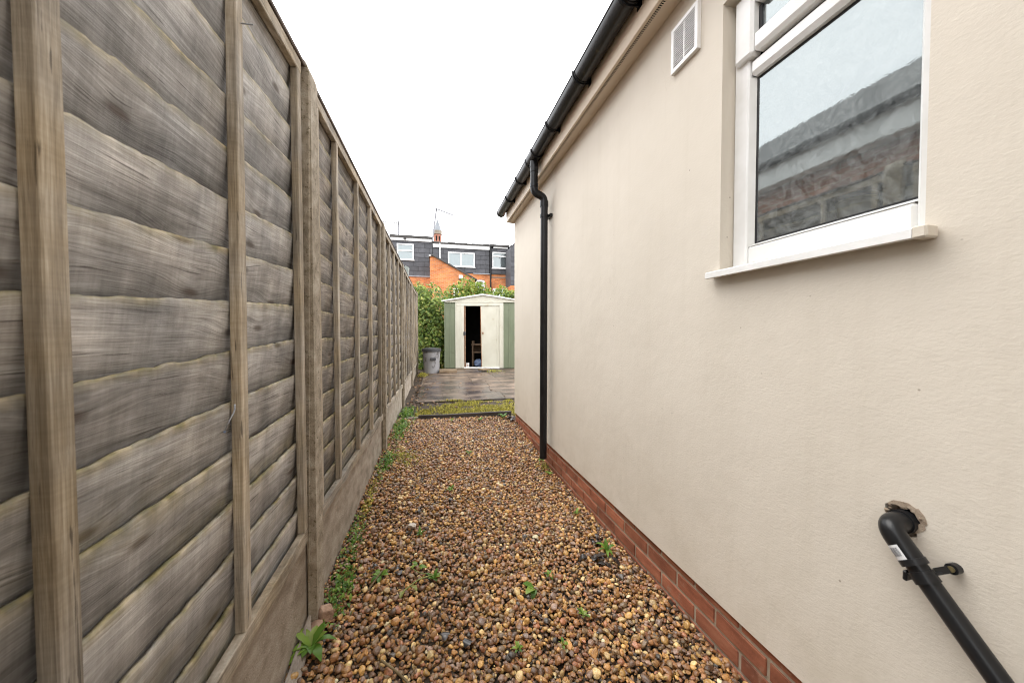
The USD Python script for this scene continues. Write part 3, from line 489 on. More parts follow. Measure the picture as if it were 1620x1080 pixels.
def plank(ya, yb, z0, h, seed, n=44, shear=0.0, yp=0.0):
    ys = np.linspace(ya, yb, n + 1)
    rag = np.abs(fbm1(ys, seed + 31, 26.0)); notch = .007 * np.clip(fbm1(ys, seed + 77, 17.0) - .16, 0, 1) / .2
    top = z0 + h + .009 * fbm1(ys, seed, 2.2) + .008 * fbm1(ys, seed + 50, 7.0) + .011 * fbm1(ys, seed + 31, 32.0) - notch
    bot = np.full_like(ys, z0 - .026)
    cup = .007 * fbm1(ys, seed + 90, 3.0)
    xs_top, xs_bot = -.5235, -.5425
    rows = []
    for t, dx in ((0.0, 0), (0.3, .001), (0.6, .0015), (0.86, .0013), (0.96, .0003), (1.0, -.002)):
        rag_x = (.005 * fbm1(ys, seed + 13, 41.0)) if t > .9 else 0
        rows.append(np.stack([xs_bot + (xs_top - xs_bot) * t + dx + cup * t + rag_x, ys, bot + (top - bot) * t], 1))
    rows.append(np.stack([xs_top - .0125 + cup, ys, top - .002 + .004 * fbm1(ys, seed + 17, 29.0)], 1)); rows.append(np.stack([np.full_like(ys, xs_bot - .009), ys, bot], 1))
    V = np.array(rows); V[..., 2] += shear * (V[..., 1] - yp)
    R, N = V.shape[:2]; f = []
    for r in range(R):
        r2 = (r + 1) % R
        for j in range(N - 1):
            a, b, c, d = r * N + j, r * N + j + 1, r2 * N + j + 1, r2 * N + j
            f += [(a, b, c), (a, c, d)]
    for j in (0, N - 1):
        for r in range(1, R - 1): f.append((j, r * N + j, (r + 1) * N + j) if j else (j, (r + 1) * N + j, r * N + j))
    edge = np.zeros((R, N)); edge[5] = 1.0; edge[6] = 1.0; edge[4] = .55 + .9 * np.clip(fbm1(ys, seed + 5, 6.0), -.5, .5); low = float(np.clip(1 - (z0 - .4) / .8, 0, 1)); edge[3] = np.clip((.9 + low) * fbm1(ys, seed + 6, 3.0) + .12 * low, 0, 1); edge[2] = np.clip(1.3 * low * fbm1(ys, seed + 8, 4.0), 0, 1); edge[0] = edge[1] = np.clip(2.2 * low * fbm1(ys, seed + 9, 3.0) + .2 * low, 0, 1)
    lap_shade = np.zeros((R, N)); nz = fbm1(ys, seed + 60, 5.0)  # lap shadow painted in with damp staining, darkest at plank bottoms
    for r, base in ((0, 1.0), (1, .72), (2, .30), (3, .02)): lap_shade[r] = np.clip(base + 1.1 * nz * (1 if r else .5), 0, 1)
    lap_shade[7] = 1.0
    return trimesh.Trimesh(V.reshape(-1, 3), np.array(f), process=False), edge.ravel(), lap_shade.ravel()
for k in range(5):
    ya, yb = POST_Y[k], POST_Y[k + 1]; sh = .062 if k == 0 else (.004 if k == 1 else 0.0); yp = yb
    def shear(m):
        v = np.array(m.vertices); v[:, 2] += sh * (v[:, 1] - yp); m.vertices = v; return m
    single("gravel_board", shear(bx((-.560, ya + .0175, -.25), (-.518, yb - .0175, .385), .004)), "gravel_board_concrete", glab[k], "gravel board", "gravel boards of the fence")
    F = thing("fence_panel", flab[k], "fence panel", (0, 0, 0), group="waney-edge fence panels")
    brd = "fence_board" if k == 0 else "fence_board_brown"
    zb, zt = .395, 2.236 - .004 * k
    NB = 14; hh = (zt - zb) / NB
    for i in range(NB):
        h = hh
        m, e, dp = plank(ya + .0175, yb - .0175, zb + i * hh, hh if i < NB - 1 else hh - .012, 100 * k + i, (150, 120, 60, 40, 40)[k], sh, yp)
        part(F, "plank", m, brd, smooth=True, prim={"edge": e * (1.0 if i < NB - 1 else .3), "lap_shade": dp})
    ends = (.60, 1.052, 1.46, .15, -.30) if k == 0 else (1.96, 2.43, 2.89, 3.335, 1.66) if k == 1 else [yb - .095 - .4425 * j for j in range(5)]
    for j, ye in enumerate(ends):
        yc = ye - .017
        b = bx((-.5225, yc - .017, zb + .0475), (-.498, yc + .017, zt - .0485), .002)
        v = np.array(b.vertices); v[:, 1] += .005 * (v[:, 2] - 1.2) * (1 if j % 2 else -1); b.vertices = v
        part(F, "batten", shear(b), "batten_wood")
    if k == 0: part(F, "nail", tube([(-.499, 1.046, 2.012), (-.470, 1.049, 2.016)], .0017, 8), "steel_wire")
    part(F, "top_rail", shear(bx((-.5225, ya + .052, zt - .048), (-.4975, yb - .083, zt - .002), .0025)), "rail_wood")
    part(F, "bottom_rail", shear(bx((-.5225, ya + .052, zb - .004), (-.4965, yb - .083, zb + .047), .003)), "rail_wood")
    part(F, "capping", shear(bx((-.562, ya + .050, zt - .0015), (-.492, yb - .050, zt + .015), .003)), "capping_wood")
NAIL = thing("bent_wire", "thin bent metal wire poking out between boards of the nearest panel", "wire", (0, 0, 0))
part(NAIL, "wire", tube(rounded([(-.520, .985, .955), (-.508, .975, .975), (-.500, .990, 1.005), (-.503, .996, 1.02)], .01, 4), .0018, 8), "steel_wire", smooth=True)
part(NAIL, "tip", tube([(-.5205, .983, .952), (-.5195, .9855, .956)], .0026, 8), "blue_plastic", smooth=True)
LP = thing("box_lamp", "small grey box lamp with dark underside behind the fence top", "lamp", (-.66, 7.2, 2.29))
part(LP, "housing", prism([(-.07, .10), (.055, .26), (.12, .23), (.10, .02), (-.02, .0)], .16, "xzy", -.08), "lamp_grey")
part(LP, "lens", bx((-.02, -.07, -.055), (.10, .07, -.002), .01), "bin_dark")
part(LP, "bracket", bx((-.06, -.02, -2.2), (-.025, .02, .06)), "lamp_grey")

# ------------------------------------------------------------------ gravel
def pebble(seed):
    g = np.random.default_rng(seed); m = trimesh.creation.icosphere(2, 1.0); v = np.array(m.vertices)
    v *= 1 + .40 * (meshkit.noise(v * 1.1 + seed * 3.1, seed)[:, None] - .5)
    for _ in range(6):
        d = g.normal(0, 1, 3); d /= np.linalg.norm(d); o = v @ d - g.uniform(.62, .9); v -= .8 * np.maximum(o, 0)[:, None] * d
    v *= np.array([1.0, g.uniform(.66, .9), g.uniform(.45, .70)]); m.vertices = v / 2; return m
PCOL = [((.10, .046, .021), (.20, .10, .045)), ((.17, .085, .033), (.30, .165, .068)), ((.055, .030, .020), (.115, .065, .042)), ((.30, .195, .10), (.47, .335, .19)), ((.115, .072, .062), (.205, .14, .118)), ((.028, .025, .026), (.062, .055, .054)),
        ((.145, .058, .033), (.235, .11, .065)), ((.21, .125, .045), (.36, .22, .085)), ((.40, .31, .205), (.60, .49, .35)), ((.085, .056, .035), (.155, .105, .067))]
PW = [.22, .19, .14, .06, .08, .03, .07, .13, .010, .12]
for k, (a, b) in enumerate(PCOL):
    noisy(f"pebble_{k}", [(0.32, np.array(a) * np.array([1.60, 1.52, 1.25])), (0.68, np.minimum(np.array(b) * np.array([1.80, 1.70, 1.38]), .74))], (1.6, 1.6, 3.0), 0.22, 0.002, (9, 9, 9), rand=0.34, spec=0.75, rough_var=.10)
GRAVEL = UsdGeom.PointInstancer.Define(stage, "/World/gravel")
tag(GRAVEL.GetPrim(), "wet brown, ochre and cream pebbles covering the passage between fence and house", "gravel", kind="stuff")
UsdGeom.Xform.Define(stage, "/World/gravel/kinds")
for k in range(len(PCOL)):
    for q in range(3): GRAVEL.GetPrototypesRel().AddTarget(part("/World/gravel/kinds", "pebble", pebble(10 * k + q), f"pebble_{k}", smooth=True).GetPath())
g = np.random.default_rng(11); PX, PY, PZ, PS = [], [], [], []
for layer, (sp, dz, smin, smax) in enumerate(((.0190, -.008, .017, .027), (.0220, .002, .0165, .030), (.040, .008, .020, .041), (.021, .0, .006, .012))):
    X, Y = (q.ravel() for q in np.meshgrid(np.arange(-.52, 1.12, sp), np.arange(.62, 4.60, sp), indexing="ij"))
    X = X + g.uniform(-.5, .5, len(X)) * sp; Y = Y + g.uniform(-.5, .5, len(X)) * sp
    bare = meshkit.noise(np.stack([X * 3, Y * 3, X * 0 + 2.0], 1), 3); edge = np.maximum(0, .10 - (X + .515)) * 6
    ok = (X < WALL_X - Y * math.tan(math.radians(WALL_ROT)) - .002) & (Y < 4.585)
    ok &= g.random(len(X)) > (edge * .5 if layer == 0 else .15 + np.maximum(0, bare - .6) * 1.5 + edge)
    X, Y = X[ok], Y[ok]; PX.append(X); PY.append(Y); PS.append(smin + (smax - smin) * g.random(len(X)) ** 1.6)
    PZ.append(ground(X, Y) + dz + g.uniform(-.003, .004, len(X)) + .014 * (meshkit.noise(np.stack([X * 5, Y * 5, X * 0 + 7.0], 1), 4) - .5))
PX, PY, PZ, PS = map(np.concatenate, (PX, PY, PZ, PS)); N_ = len(PX)
rz, tl, az = g.uniform(0, 2 * PI, N_), np.abs(g.normal(0, .42, N_)), g.uniform(0, 2 * PI, N_)
d0, d3 = np.cos(rz / 2), np.sin(rz / 2); w0, x0, y0 = np.cos(tl / 2), np.sin(tl / 2) * np.cos(az), np.sin(tl / 2) * np.sin(az)
Q = np.stack([w0 * d0, x0 * d0 + y0 * d3, y0 * d0 - x0 * d3, w0 * d3], 1)
kind = g.choice(len(PCOL), N_, p=np.array(PW) / sum(PW)) * 3 + g.integers(3, size=N_)
GRAVEL.CreatePositionsAttr(Vt.Vec3fArray.FromNumpy(np.stack([PX, PY, PZ], 1).astype(np.float32))); GRAVEL.CreateProtoIndicesAttr(Vt.IntArray.FromNumpy(kind.astype(np.int32)))
GRAVEL.CreateScalesAttr(Vt.Vec3fArray.FromNumpy(np.repeat(PS[:, None], 3, 1).astype(np.float32)))
GRAVEL.CreateOrientationsAttr(Vt.QuathArray([Gf.Quath(*map(float, q)) for q in Q]))

# ------------------------------------------------------------------ edging, moss, patio
EY = 4.60
ED = thing("timber_edging", "dark weathered timber edging strip across the end of the gravel", "edging", (0, EY, 0))
def warp(m, amp, seed):
    m = m.subdivide_to_size(.12); v = np.array(m.vertices); v += amp * (np.stack([meshkit.noise(v * 7 + s * 9.1, seed + s) for s in range(3)], -1) - .5); m.vertices = v; return m
zE = lambda x: float(ground(x, EY))
part(ED, "board", warp(bx((-.24, -.02, zE(.4) - .06), (1.0, .02, zE(.4) + .058), .004), .008, 3), "edging_wood")
part(ED, "board_end", warp(bx((-.43, -.016, zE(-.3) - .06), (-.22, .024, zE(-.3) + .022), .004), .01, 4), "edging_pale", label="split paler end of the edging board")

def blades(pts, hgt, wid, seed, lean=.5):
    g = np.random.default_rng(seed); V, Fc, T = [], [], []
    for (x, y, z) in pts:
        a = g.uniform(0, 6.28); l = g.uniform(0, lean); hh = hgt * g.uniform(.5, 1.3); w = wid * g.uniform(.6, 1.3); d = np.array([math.cos(a), math.sin(a), 0]); s = np.array([-d[1], d[0], 0])
        b = np.array([x, y, z]); n = len(V); t = g.random()
        V += [b - s * w / 2, b + s * w / 2, b + d * hh * l * .45 + np.array([0, 0, hh * .6]) + s * w * .45, b + d * hh * l * .45 + np.array([0, 0, hh * .6]) - s * w * .45, b + d * hh * l * 1.1 + np.array([0, 0, hh * (1 - .3 * l)])]
        Fc += [(n, n + 1, n + 2), (n, n + 2, n + 3), (n + 3, n + 2, n + 4)]; T += [t] * 5
    return trimesh.Trimesh(np.array(V), np.array(Fc), process=False), np.array(T)
pts = []
g = np.random.default_rng(21)
while len(pts) < 9000:
    x, y = g.uniform(-.30, 1.6), g.uniform(4.63, 5.95)
    d = meshkit.fbm(np.array([x * 5.2, y * 6.2, .3]), 4, 8) + .19 * (1 - (abs(y - 5.0) / .60) ** 2) + .1 * min(1, (x + .25) * 2) - .1
    if d > .60 + g.uniform(-.09, .09): pts.append((x, y, float(ground(x, y)) - (.012 if y < 5.55 else .002)))
m, t = blades(pts, .024, .008, 5, 1.2)
single("moss_strip", m, "moss", "yellow-green moss and short grass strip between edging board and patio", "moss", smooth=True, prim={"tone": t}, kind="stuff")

PAT = struct("patio", grid_mesh(np.arange(-.33, 4.6, .15), np.arange(5.62, 12.6, .15), lambda x, y: ground(x, y) - .0035), "paving_dirt", smooth=True)
g = np.random.default_rng(31); y = 5.66; row = 0
while y < 9.2:
    d = .45 if row % 3 else .60; x = -.28 - g.uniform(0, .25) + (.0 if row % 2 else .0)
    while x < 3.0:
        w = g.choice((.45, .60, .75)); xc, yc = x + w / 2, y + d / 2
        if x + w > -.25:
            z = float(ground(xc, yc)); sl = (float(ground(xc, y + d)) - float(ground(xc, y))) / d; gx = (float(ground(xc + .2, yc)) - float(ground(xc - .2, yc))) / .4
            b = bx((max(x, -.32) + .003, y + .003, -.05), (x + w - .003, y + d - .003, 0), .003); v = np.array(b.vertices)
            v[:, 2] += z + sl * (v[:, 1] - yc) + gx * (v[:, 0] - xc) + g.uniform(-.001, .002); b.vertices = v
            wet = (xc < .55 + .3 * math.sin(yc * 2.1) and yc < 7.6) or (yc < 6.2 and g.random() < .5)
            part(PAT, "paving_slab", b, "wet_paving_stone" if wet else "paving_stone")
        x += w
    y += d; row += 1

# ------------------------------------------------------------------ leaves and weeds
def leaf_mesh(L, W, bend=.5, fold=.25, n=6, lobes=0.0, seed=0):
    t = np.linspace(0, 1, n + 1); w = W * np.sin(PI * np.clip(t * .93 + .05, 0, 1)) ** .8 * (1 + lobes * np.sin(t * 22 + seed)); V = []
    for k in range(n + 1):
        a = bend * t[k]; c = np.array([L * t[k] * math.cos(a * .8), 0, L * t[k] * math.sin(.9 - a * 2.0) * .55])
        for s in (-1, 0, 1): V.append(c + np.array([0, s * w[k] / 2, abs(s) * fold * w[k] / 2]))
    f = []
    for k in range(n):
        for s in (0, 1):
            a = k * 3 + s; f += [(a, a + 3, a + 4), (a, a + 4, a + 1)]
    return trimesh.Trimesh(np.array(V), np.array(f), process=False)
def place(m, pos, rz, tilt=0.0, scale=1.0):
    m = m.copy(); m.apply_scale(scale); m.apply_transform(trimesh.transformations.rotation_matrix(tilt, (0, 1, 0))); m.apply_transform(trimesh.transformations.rotation_matrix(rz, (0, 0, 1))); m.apply_translation(pos); return m
def rosette(name, label, x, y, n, L, W, seed, catg="weed", mat="weed_leaf", up=.0, lobes=.15, dz=.012, az=(0, 6.28), group=None):
    g = np.random.default_rng(seed); z = float(ground(x, y)) + dz
    t = thing(name, label, catg, (x, y, z), group=group)
    for k in range(n):
        a = az[0] + (az[1] - az[0]) * (k + g.uniform(.1, .9)) / n; l = L * g.uniform(.65, 1.15)
        m = place(leaf_mesh(l, W * g.uniform(.7, 1.2), g.uniform(.2, .9), .3, 6, lobes, k), (.004 * math.cos(a), .004 * math.sin(a), 0), a, -up * g.uniform(.4, 1.2))
        part(t, "leaf", m, mat, smooth=True, prim={"tone": np.full(len(m.vertices), g.uniform(.1, .9))})
    return t
rosette("dandelion_plant", "bright green broad-leaved plant at the foot of the large near post", -.465, 1.385, 13, .085, .030, 1, "plant", up=.55)
rosette("dandelion_plant", "small leafy plant lying on the gravel by a long brown twig", -.275, 1.73, 7, .05, .022, 2, "plant", up=.3)
rosette("dandelion_plant", "upright green sprout beside black wet leaves near the house wall", .95, 1.775, 7, .085, .020, 3, "plant", up=1.15, lobes=.05)
rosette("dandelion_plant", "flat pale green leaf pair in the middle of the gravel", .455, 1.545, 4, .065, .030, 4, "plant", up=.15, az=(2.3, 4.6))
rosette("dandelion_plant", "green seedling by the downpipe's side of the edging board", .86, 4.50, 8, .10, .03, 5, "plant", up=.9)
small = [(.945, 2.20, "tiny weed near the wall beside dark wet leaves", .04), (.55, 1.62, "tiny sprig right of the flat pale leaves", .035), (.62, 1.36, "little green leaf tuft in the near gravel towards the wall", .035), (.30, 1.25, "small green shoot at the bottom middle of the picture", .03),
         (.48, 1.24, "narrow green shoot at the lower edge of the gravel, right of centre", .03), (.98, 2.9, "small weed in the gravel just before the downpipe", .05), (1.0, 3.22, "low weed behind the downpipe foot", .05), (.10, 2.6, "lone low weed in the middle of the gravel", .04),
         (.30, 3.35, "flat weed in the far half of the gravel", .05), (-.10, 2.05, "small ferny weed right of the white stone", .04), (-.02, 1.675, "bright seedling at the end of the uprooted stalk", .05), (.55, 4.42, "yellowish tuft against the middle of the edging board", .06), (.18, 4.44, "low tuft against the left half of the edging board", .05)]
for k, (x, y, lab, L) in enumerate(small): rosette("small_weed", lab, x, y, 5 + k % 4, L, L * .38, 40 + k, "weed", up=.6, group="small weeds in the gravel")
# weeds and moss that crowd the foot of the fence
def mat_of_leaves(pts, L, seed, up=.5):
    g = np.random.default_rng(seed); ms, T = [], []
    for (x, y, z) in pts:
        l = L * g.uniform(.5, 1.4); m = place(leaf_mesh(l, l * .5, g.uniform(0, .9), .25, 2), (x, y, z), g.uniform(0, 6.28), -g.uniform(0, up * 1.6)); ms.append(m); T.append(np.full(len(m.vertices), np.clip(g.normal(.5, .28), 0, 1)))
    return cat(ms), np.concatenate(T)
clumps = [("weed_clump", "dense chickweed clump just past the large near post", -.435, 1.68, .06, .17, 280, "weed_leaf", .022), ("weed_clump", "mossy weed clump along the second gravel board", -.455, 2.05, .05, .30, 260, "weed_leaf", .018),
          ("weed_clump", "green weeds at the foot of the second-to-third post", -.43, 3.15, .075, .28, 300, "weed_leaf", .028), ("weed_clump", "leafy weeds spilling from the fence before the edging board", -.42, 4.15, .10, .45, 420, "weed_leaf", .036), ("weed_clump", "taller weeds at the corner of fence and edging board", -.40, 4.85, .11, .35, 260, "weed_leaf", .045),
          ("moss_clump", "yellow moss cushion on the gravel beside the third post's weeds", -.30, 3.25, .14, .20, 500, "moss", .016), ("moss_clump", "yellow moss at the base of the second gravel board", -.46, 2.55, .04, .40, 420, "moss", .014), ("moss_clump", "moss patch on the soil by the last fence post", -.33, 8.6, .12, .3, 260, "moss", .04),
          ("moss_clump", "green moss patch in front of the shed step slab", 1.45, 8.75, .25, .2, 300, "moss", .03), ("moss_clump", "moss around the downpipe foot", 1.0, 3.10, .07, .10, 160, "moss", .014)]
for k, (nm, lab, x, y, rx, ry, n, mt, L) in enumerate(clumps):
    g = np.random.default_rng(70 + k); P = []
    while len(P) < n:
        a, b = g.normal(0, .5, 2)
        xx, yy = x + a * rx, y + b * ry
        if xx < -.51 or (xx > wall_x(yy) - .01 and yy < 4.5): continue
        P.append((xx, yy, float(ground(xx, yy)) + .004 + abs(g.normal(0, .45)) * L * max(0, 1 - (a * a + b * b))))
    m, t = mat_of_leaves(P, L, 90 + k)
    single(nm, m, mt, lab, "moss" if mt == "moss" else "weeds", smooth=True, prim={"tone": t}, kind="stuff")
# litter
g = np.random.default_rng(55); ms, T = [], []
for k in range(330):
    if k < 210: x, y = -.45 + abs(g.normal(0, .22)), g.uniform(5.3, 9.0)
    elif k < 260: x, y = g.uniform(-.3, 1.3), g.uniform(5.2, 8.9)
    else: x, y = g.uniform(-.47, .95), g.uniform(1.1, 5.3)
    L = g.uniform(.03, .085) if y > 5 else g.uniform(.02, .045); z = float(ground(x, y)) + (.022 if y < 4.6 else .008)
    m = place(leaf_mesh(L, L * .55, g.uniform(.3, 1.4), g.uniform(-.4, .5), 3), (x, y, z), g.uniform(0, 6.28), g.uniform(-.1, .35)); ms.append(m); T.append(np.full(len(m.vertices), g.random()))
single("leaf_litter", cat(ms), "dead_leaf", "brown dead leaves scattered over the patio edge and soil by the fence", "dead leaves", smooth=True, prim={"tone": np.concatenate(T)}, kind="stuff")
wl = [(.06, 1.31, "crumpled dark wet leaf at the bottom middle of the gravel", .075), (-.17, 1.73, "dark wet leaf under the uprooted green stalk", .07), (-.33, 1.76, "curled dark leaf near the chickweed clump", .05), (.865, 1.70, "black wet leaf heap beside the upright sprout", .08), (.93, 1.86, "smaller black leaf heap between the sprout and the wall", .055), (-.12, 2.33, "thin black leaf on the gravel left of centre", .05), (.98, 4.46, "black wet leaves at the right end of the edging board", .09), (.10, 2.45, "flat black leaf scrap in the middle of the gravel", .05)]
for k, (x, y, lab, L) in enumerate(wl):
    g = np.random.default_rng(140 + k); t = thing("wet_leaf", lab, "dead leaf", (x, y, float(ground(x, y)) + .018), group="dark wet leaves on the gravel")
    for q in range(2 if k not in (3, 4, 6) else 9):
        m = place(leaf_mesh(L * g.uniform(.6, 1.0), L * .45 * g.uniform(.7, 1.2), g.uniform(.75, 1.1), g.uniform(-.35, .5), 8, .22, q), (g.normal(0, L * .3), g.normal(0, L * .3), abs(g.normal(0, L * .12))), g.uniform(0, 6.28), g.uniform(-.4, .3))
        part(t, "blade", m, "wet_black_leaf", smooth=True, prim={"tone": np.full(len(m.vertices), g.random())})
def gz(x, y, d=.022): return (x, y, float(ground(x, y)) + d)
single("twig", tube(rounded([gz(-.215, 1.86), gz(-.25, 1.78, .03), gz(-.285, 1.70, .025), gz(-.31, 1.63)], .02, 3), [.002 + .0016 * k for k in np.linspace(0, 1, len(rounded([(0, 0, 0), (1, 0, 0), (1, 1, 0), (2, 1, 0)], .02, 3)))], 8), "twig_bark", "long brown twig beside the small leafy plant", "twig", smooth=True)
single("twig", tube(rounded([gz(-.20, 1.275), gz(-.15, 1.225, .03), gz(-.085, 1.165, .02), gz(-.05, 1.12)], .02, 3), .0042, 8), "twig_bark", "short yellowish twig at the bottom edge of the gravel", "twig", smooth=True)
single("twig", tube([gz(-.03, 1.45), gz(-.035, 1.36, .026)], .0017, 6), "twig_bark", "very thin reddish twig near the crumpled leaf", "twig", smooth=True)
single("twig", tube(rounded([gz(.30, 1.66), gz(.42, 1.68, .026), gz(.55, 1.72, .02)], .03, 3), .0016, 6), "twig_bark", "thin dry stalk lying right of centre on the gravel", "twig", smooth=True)
UP = thing("uprooted_weed", "uprooted weed with long pale green stalks lying on the gravel", "weed", (0, 0, 0))
part(UP, "stalk", tube(rounded([gz(-.02, 1.68, .03), gz(-.09, 1.66, .028), gz(-.14, 1.615, .024), gz(-.17, 1.585)], .02, 3), .0034, 8), "green_stem", smooth=True)
part(UP, "stalk", tube(rounded([gz(-.03, 1.685, .03), gz(-.09, 1.70, .03), gz(-.13, 1.75, .024)], .02, 3), .0022, 8), "green_stem", smooth=True)
g = np.random.default_rng(9)
for k, (x, y) in enumerate(((-.13, 1.79), (-.10, 1.77), (-.155, 1.60), (-.12, 1.625), (-.09, 1.735), (-.06, 1.75))):
    m = place(leaf_mesh(.045, .02, .6, .3, 6, .3, k), gz(x, y, .024), g.uniform(0, 6.28), -.1); part(UP, "leaf", m, "weed_leaf", smooth=True, prim={"tone": np.full(len(m.vertices), g.uniform(.4, 1))})
def rock(x, y, s, seed, mat, label, nm, catg, squash=(1, .8, .7), dz=.01):
    m = trimesh.creation.icosphere(3, 1.0); v = np.array(m.vertices); n = meshkit.fbm(v * 1.6 + seed, 3, seed)
    v *= (0.75 + .7 * (np.round(n * 5) / 5 * .6 + n * .4))[:, None]; gg = np.random.default_rng(seed)
    for _ in range(9):
        d = gg.normal(0, 1, 3); d /= np.linalg.norm(d); o = v @ d - gg.uniform(.45, .75); v -= np.maximum(o, 0)[:, None] * d
    v *= np.array(squash) * s / 1.6; m.vertices = v; m.apply_translation((x, y, float(ground(x, y)) + dz)); single(nm, m, mat, label, catg, smooth=30)
rock(-.452, 1.53, .07, 3, "broken_stone", "broken pinkish lump of concrete against the large near post", "rubble_stone", "stone", (.8, .7, 1.1), .02)
rock(-.49, 1.47, .06, 4, "broken_stone", "small concrete crumb left of the near post's foot", "rubble_stone", "stone", (1, 1, .7), .0)
rock(-.155, 2.12, .05, 5, "pale_stone", "large white stone on the gravel left of centre", "white_stone", "stone", (1, .85, .6), .018)
# rotten board leaning at the foot of the first gravel board
spl = []
for k in range(7):
    g = np.random.default_rng(160 + k); o = .007 * k
    spl.append(tube([(-.505 + o * .5, 1.49 - .01 * k, .065 - o * .7), (-.498 + o * .6, 1.28, .03 - o * .5 + g.uniform(-.004, .004)), (-.492 + o * .7, .95 + .02 * k, -.005 - o * .4)], [.006, .009, .007], 6))
single("splintered_board", cat(spl), "edging_pale", "splintered strip of old wood along the near gravel board's foot", "wood strip", smooth=40)

# ------------------------------------------------------------------ metal shed
SH = thing("metal_shed", "cream and green metal garden shed with its sliding door half open", "shed", (1.2367, 9.333, .248), -12.43)
HW, EV, RG, DEP = 1.06, 1.86, 2.02, 1.5                         # half width, eaves, ridge, depth; front face at local y = 0
def ribs(x0, x1, z0, z1, y, step, mat, nm, proud=.010):
    part(SH, nm, bx((x0, y, z0), (x1, y + .02, z1)), mat)
part(SH, "side_panel", bx((-HW, .0, .0), (-.755, .03, EV - .02)), "shed_green"); part(SH, "side_panel", bx((.565, .0, .0), (HW, .03, EV - .02)), "shed_green")
for x in (-HW + .006, -.91, -.765, .72, .88, HW - .03): part(SH, "panel_rib", bx((x, -.012, .0), (x + .022, -.0005, EV - .03), .004), "shed_green")
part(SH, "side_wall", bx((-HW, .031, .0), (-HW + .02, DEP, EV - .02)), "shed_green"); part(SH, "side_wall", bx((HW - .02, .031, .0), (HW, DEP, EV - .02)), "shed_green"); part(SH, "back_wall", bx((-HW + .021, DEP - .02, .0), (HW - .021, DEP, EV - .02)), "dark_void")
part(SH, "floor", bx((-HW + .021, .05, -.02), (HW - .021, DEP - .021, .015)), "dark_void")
part(SH, "front_panel", bx((-.755, -.018, .0), (-.515, .012, EV - .06), .004), "shed_cream"); part(SH, "front_panel", bx((.455, -.018, .0), (.565, .012, EV - .06), .004), "shed_cream")
for x in (-.75, -.62, .47, .545): part(SH, "front_rib", bx((x, -.027, .0), (x + .018, -.0185, EV - .065), .004), "shed_cream")
part(SH, "header", bx((-.755, -.022, EV - .155), (.565, .01, EV - .062), .004), "shed_cream")
part(SH, "gable_panel", prism([(-HW + .03, EV - .058), (HW - .03, EV - .058), (HW - .03, EV - .02), (0, RG - .02), (-HW + .03, EV - .02)], .03, "xzy", -.012), "shed_cream")
part(SH, "header_trim", bx((-HW + .03, -.03, EV - .062), (HW - .03, -.0125, EV - .045), .003), "shed_cream")
for s in (-1, 1):
    part(SH, "roof_sheet", prism([(0, RG - .012), (s * (HW + .06), EV - .032), (s * (HW + .06), EV - .012), (0, RG + .008)], DEP + .06, "xzy", -.03), "shed_green")
    part(SH, "roof_trim", prism([(0, RG - .025), (s * (HW + .065), EV - .038), (s * (HW + .065), EV - .006), (0, RG + .014)], .02, "xzy", -.052), "white_paint")
dl = bx((-.515, .014, .03), (-.475, .03, EV - .16)); part(SH, "sliding_door", dl, "shed_cream", label="left sliding door pushed back, rusty edge showing")
d = bx((-.062, -.006, .03), (.455, .011, EV - .158), .003); v = np.array(d.vertices); m_ = v[:, 0] < 0; v[m_, 0] += .035 * (1 - v[m_, 2] / EV) ; d.vertices = v
DR = part(SH, "sliding_door", d, "shed_cream", label="right sliding door, hanging slightly askew")
part(DR, "door_edge", prism([(-.075, EV - .17), (-.058, EV - .17), (-.025, .03), (-.042, .03)], .012, "xzy", -.009), "rust")
part(DR, "door_rib", bx((.385, -.012, .03), (.40, -.0065, EV - .162), .003), "shed_cream"); part(DR, "handle", bx((-.015, -.022, .93), (.02, -.0065, .99), .004), "rust")
part(SH, "door_latch", bx((-.53, -.045, .90), (-.47, -.02, 1.0), .01), "bin_dark"); part(SH, "door_sill", bx((-.52, -.05, -.01), (.46, .03, .028), .004), "white_paint")
part(SH, "door_frame", bx((-.50, -.024, .03), (-.478, .013, EV - .16)), "rust"); part(SH, "base", bx((-HW - .03, -.14, -.14), (HW + .03, DEP + .05, -.021)), "step_stone")
c, s = math.cos(math.radians(-12.43)), math.sin(math.radians(-12.43)); sx = lambda x, y, z: (1.2367 + c * x - s * y, 9.333 + s * x + c * y, .248 + z)
WB = thing("workbench", "small wooden bench standing in the dark of the shed doorway", "bench", sx(-.16, .55, .016), -12.43)
for x in (-.17, .22):
    for y in (-.12, .15): part(WB, "leg", bx((x - .02, y - .02, 0), (x + .02, y + .02, .72)), "bench_wood")
part(WB, "top", bx((-.20, -.16, .60), (.26, .18, .64)), "bench_wood"); part(WB, "shelf", bx((-.19, -.145, .38), (.25, .17, .41)), "bench_wood"); part(WB, "back_panel", bx((-.15, .13, .42), (.2, .15, .59)), "bench_wood")
m = trimesh.creation.icosphere(3, 1); v = np.array(m.vertices); v *= (.75 + .5 * meshkit.fbm(v * 2.2 + 4, 3, 6))[:, None]; v *= np.array([.15, .13, .11]); v[:, 2] = np.maximum(v[:, 2], -.09) + .09; m.vertices = v
m.apply_translation(sx(-.13, .3, .016)); single("plastic_bag", m, "blue_plastic", "crumpled bluish bag on the shed floor under the bench", "bag", smooth=True)
TN = thing("paint_tin", "small white tin on the shed's door sill", "tin", sx(-.425, .01, .0285))
part(TN, "body", lathe([(0, 0), (.045, 0), (.045, .11), (.041, .112), (0, .112)], 20), "white_plastic", smooth=40); part(TN, "mark", bx((-.012, -.0475, .03), (.02, -.044, .07)), "rust"); part(TN, "rim", lathe([(.038, .1122), (.047, .1122), (.047, .12), (.038, .12)], 20), "lead_flashing", smooth=40)
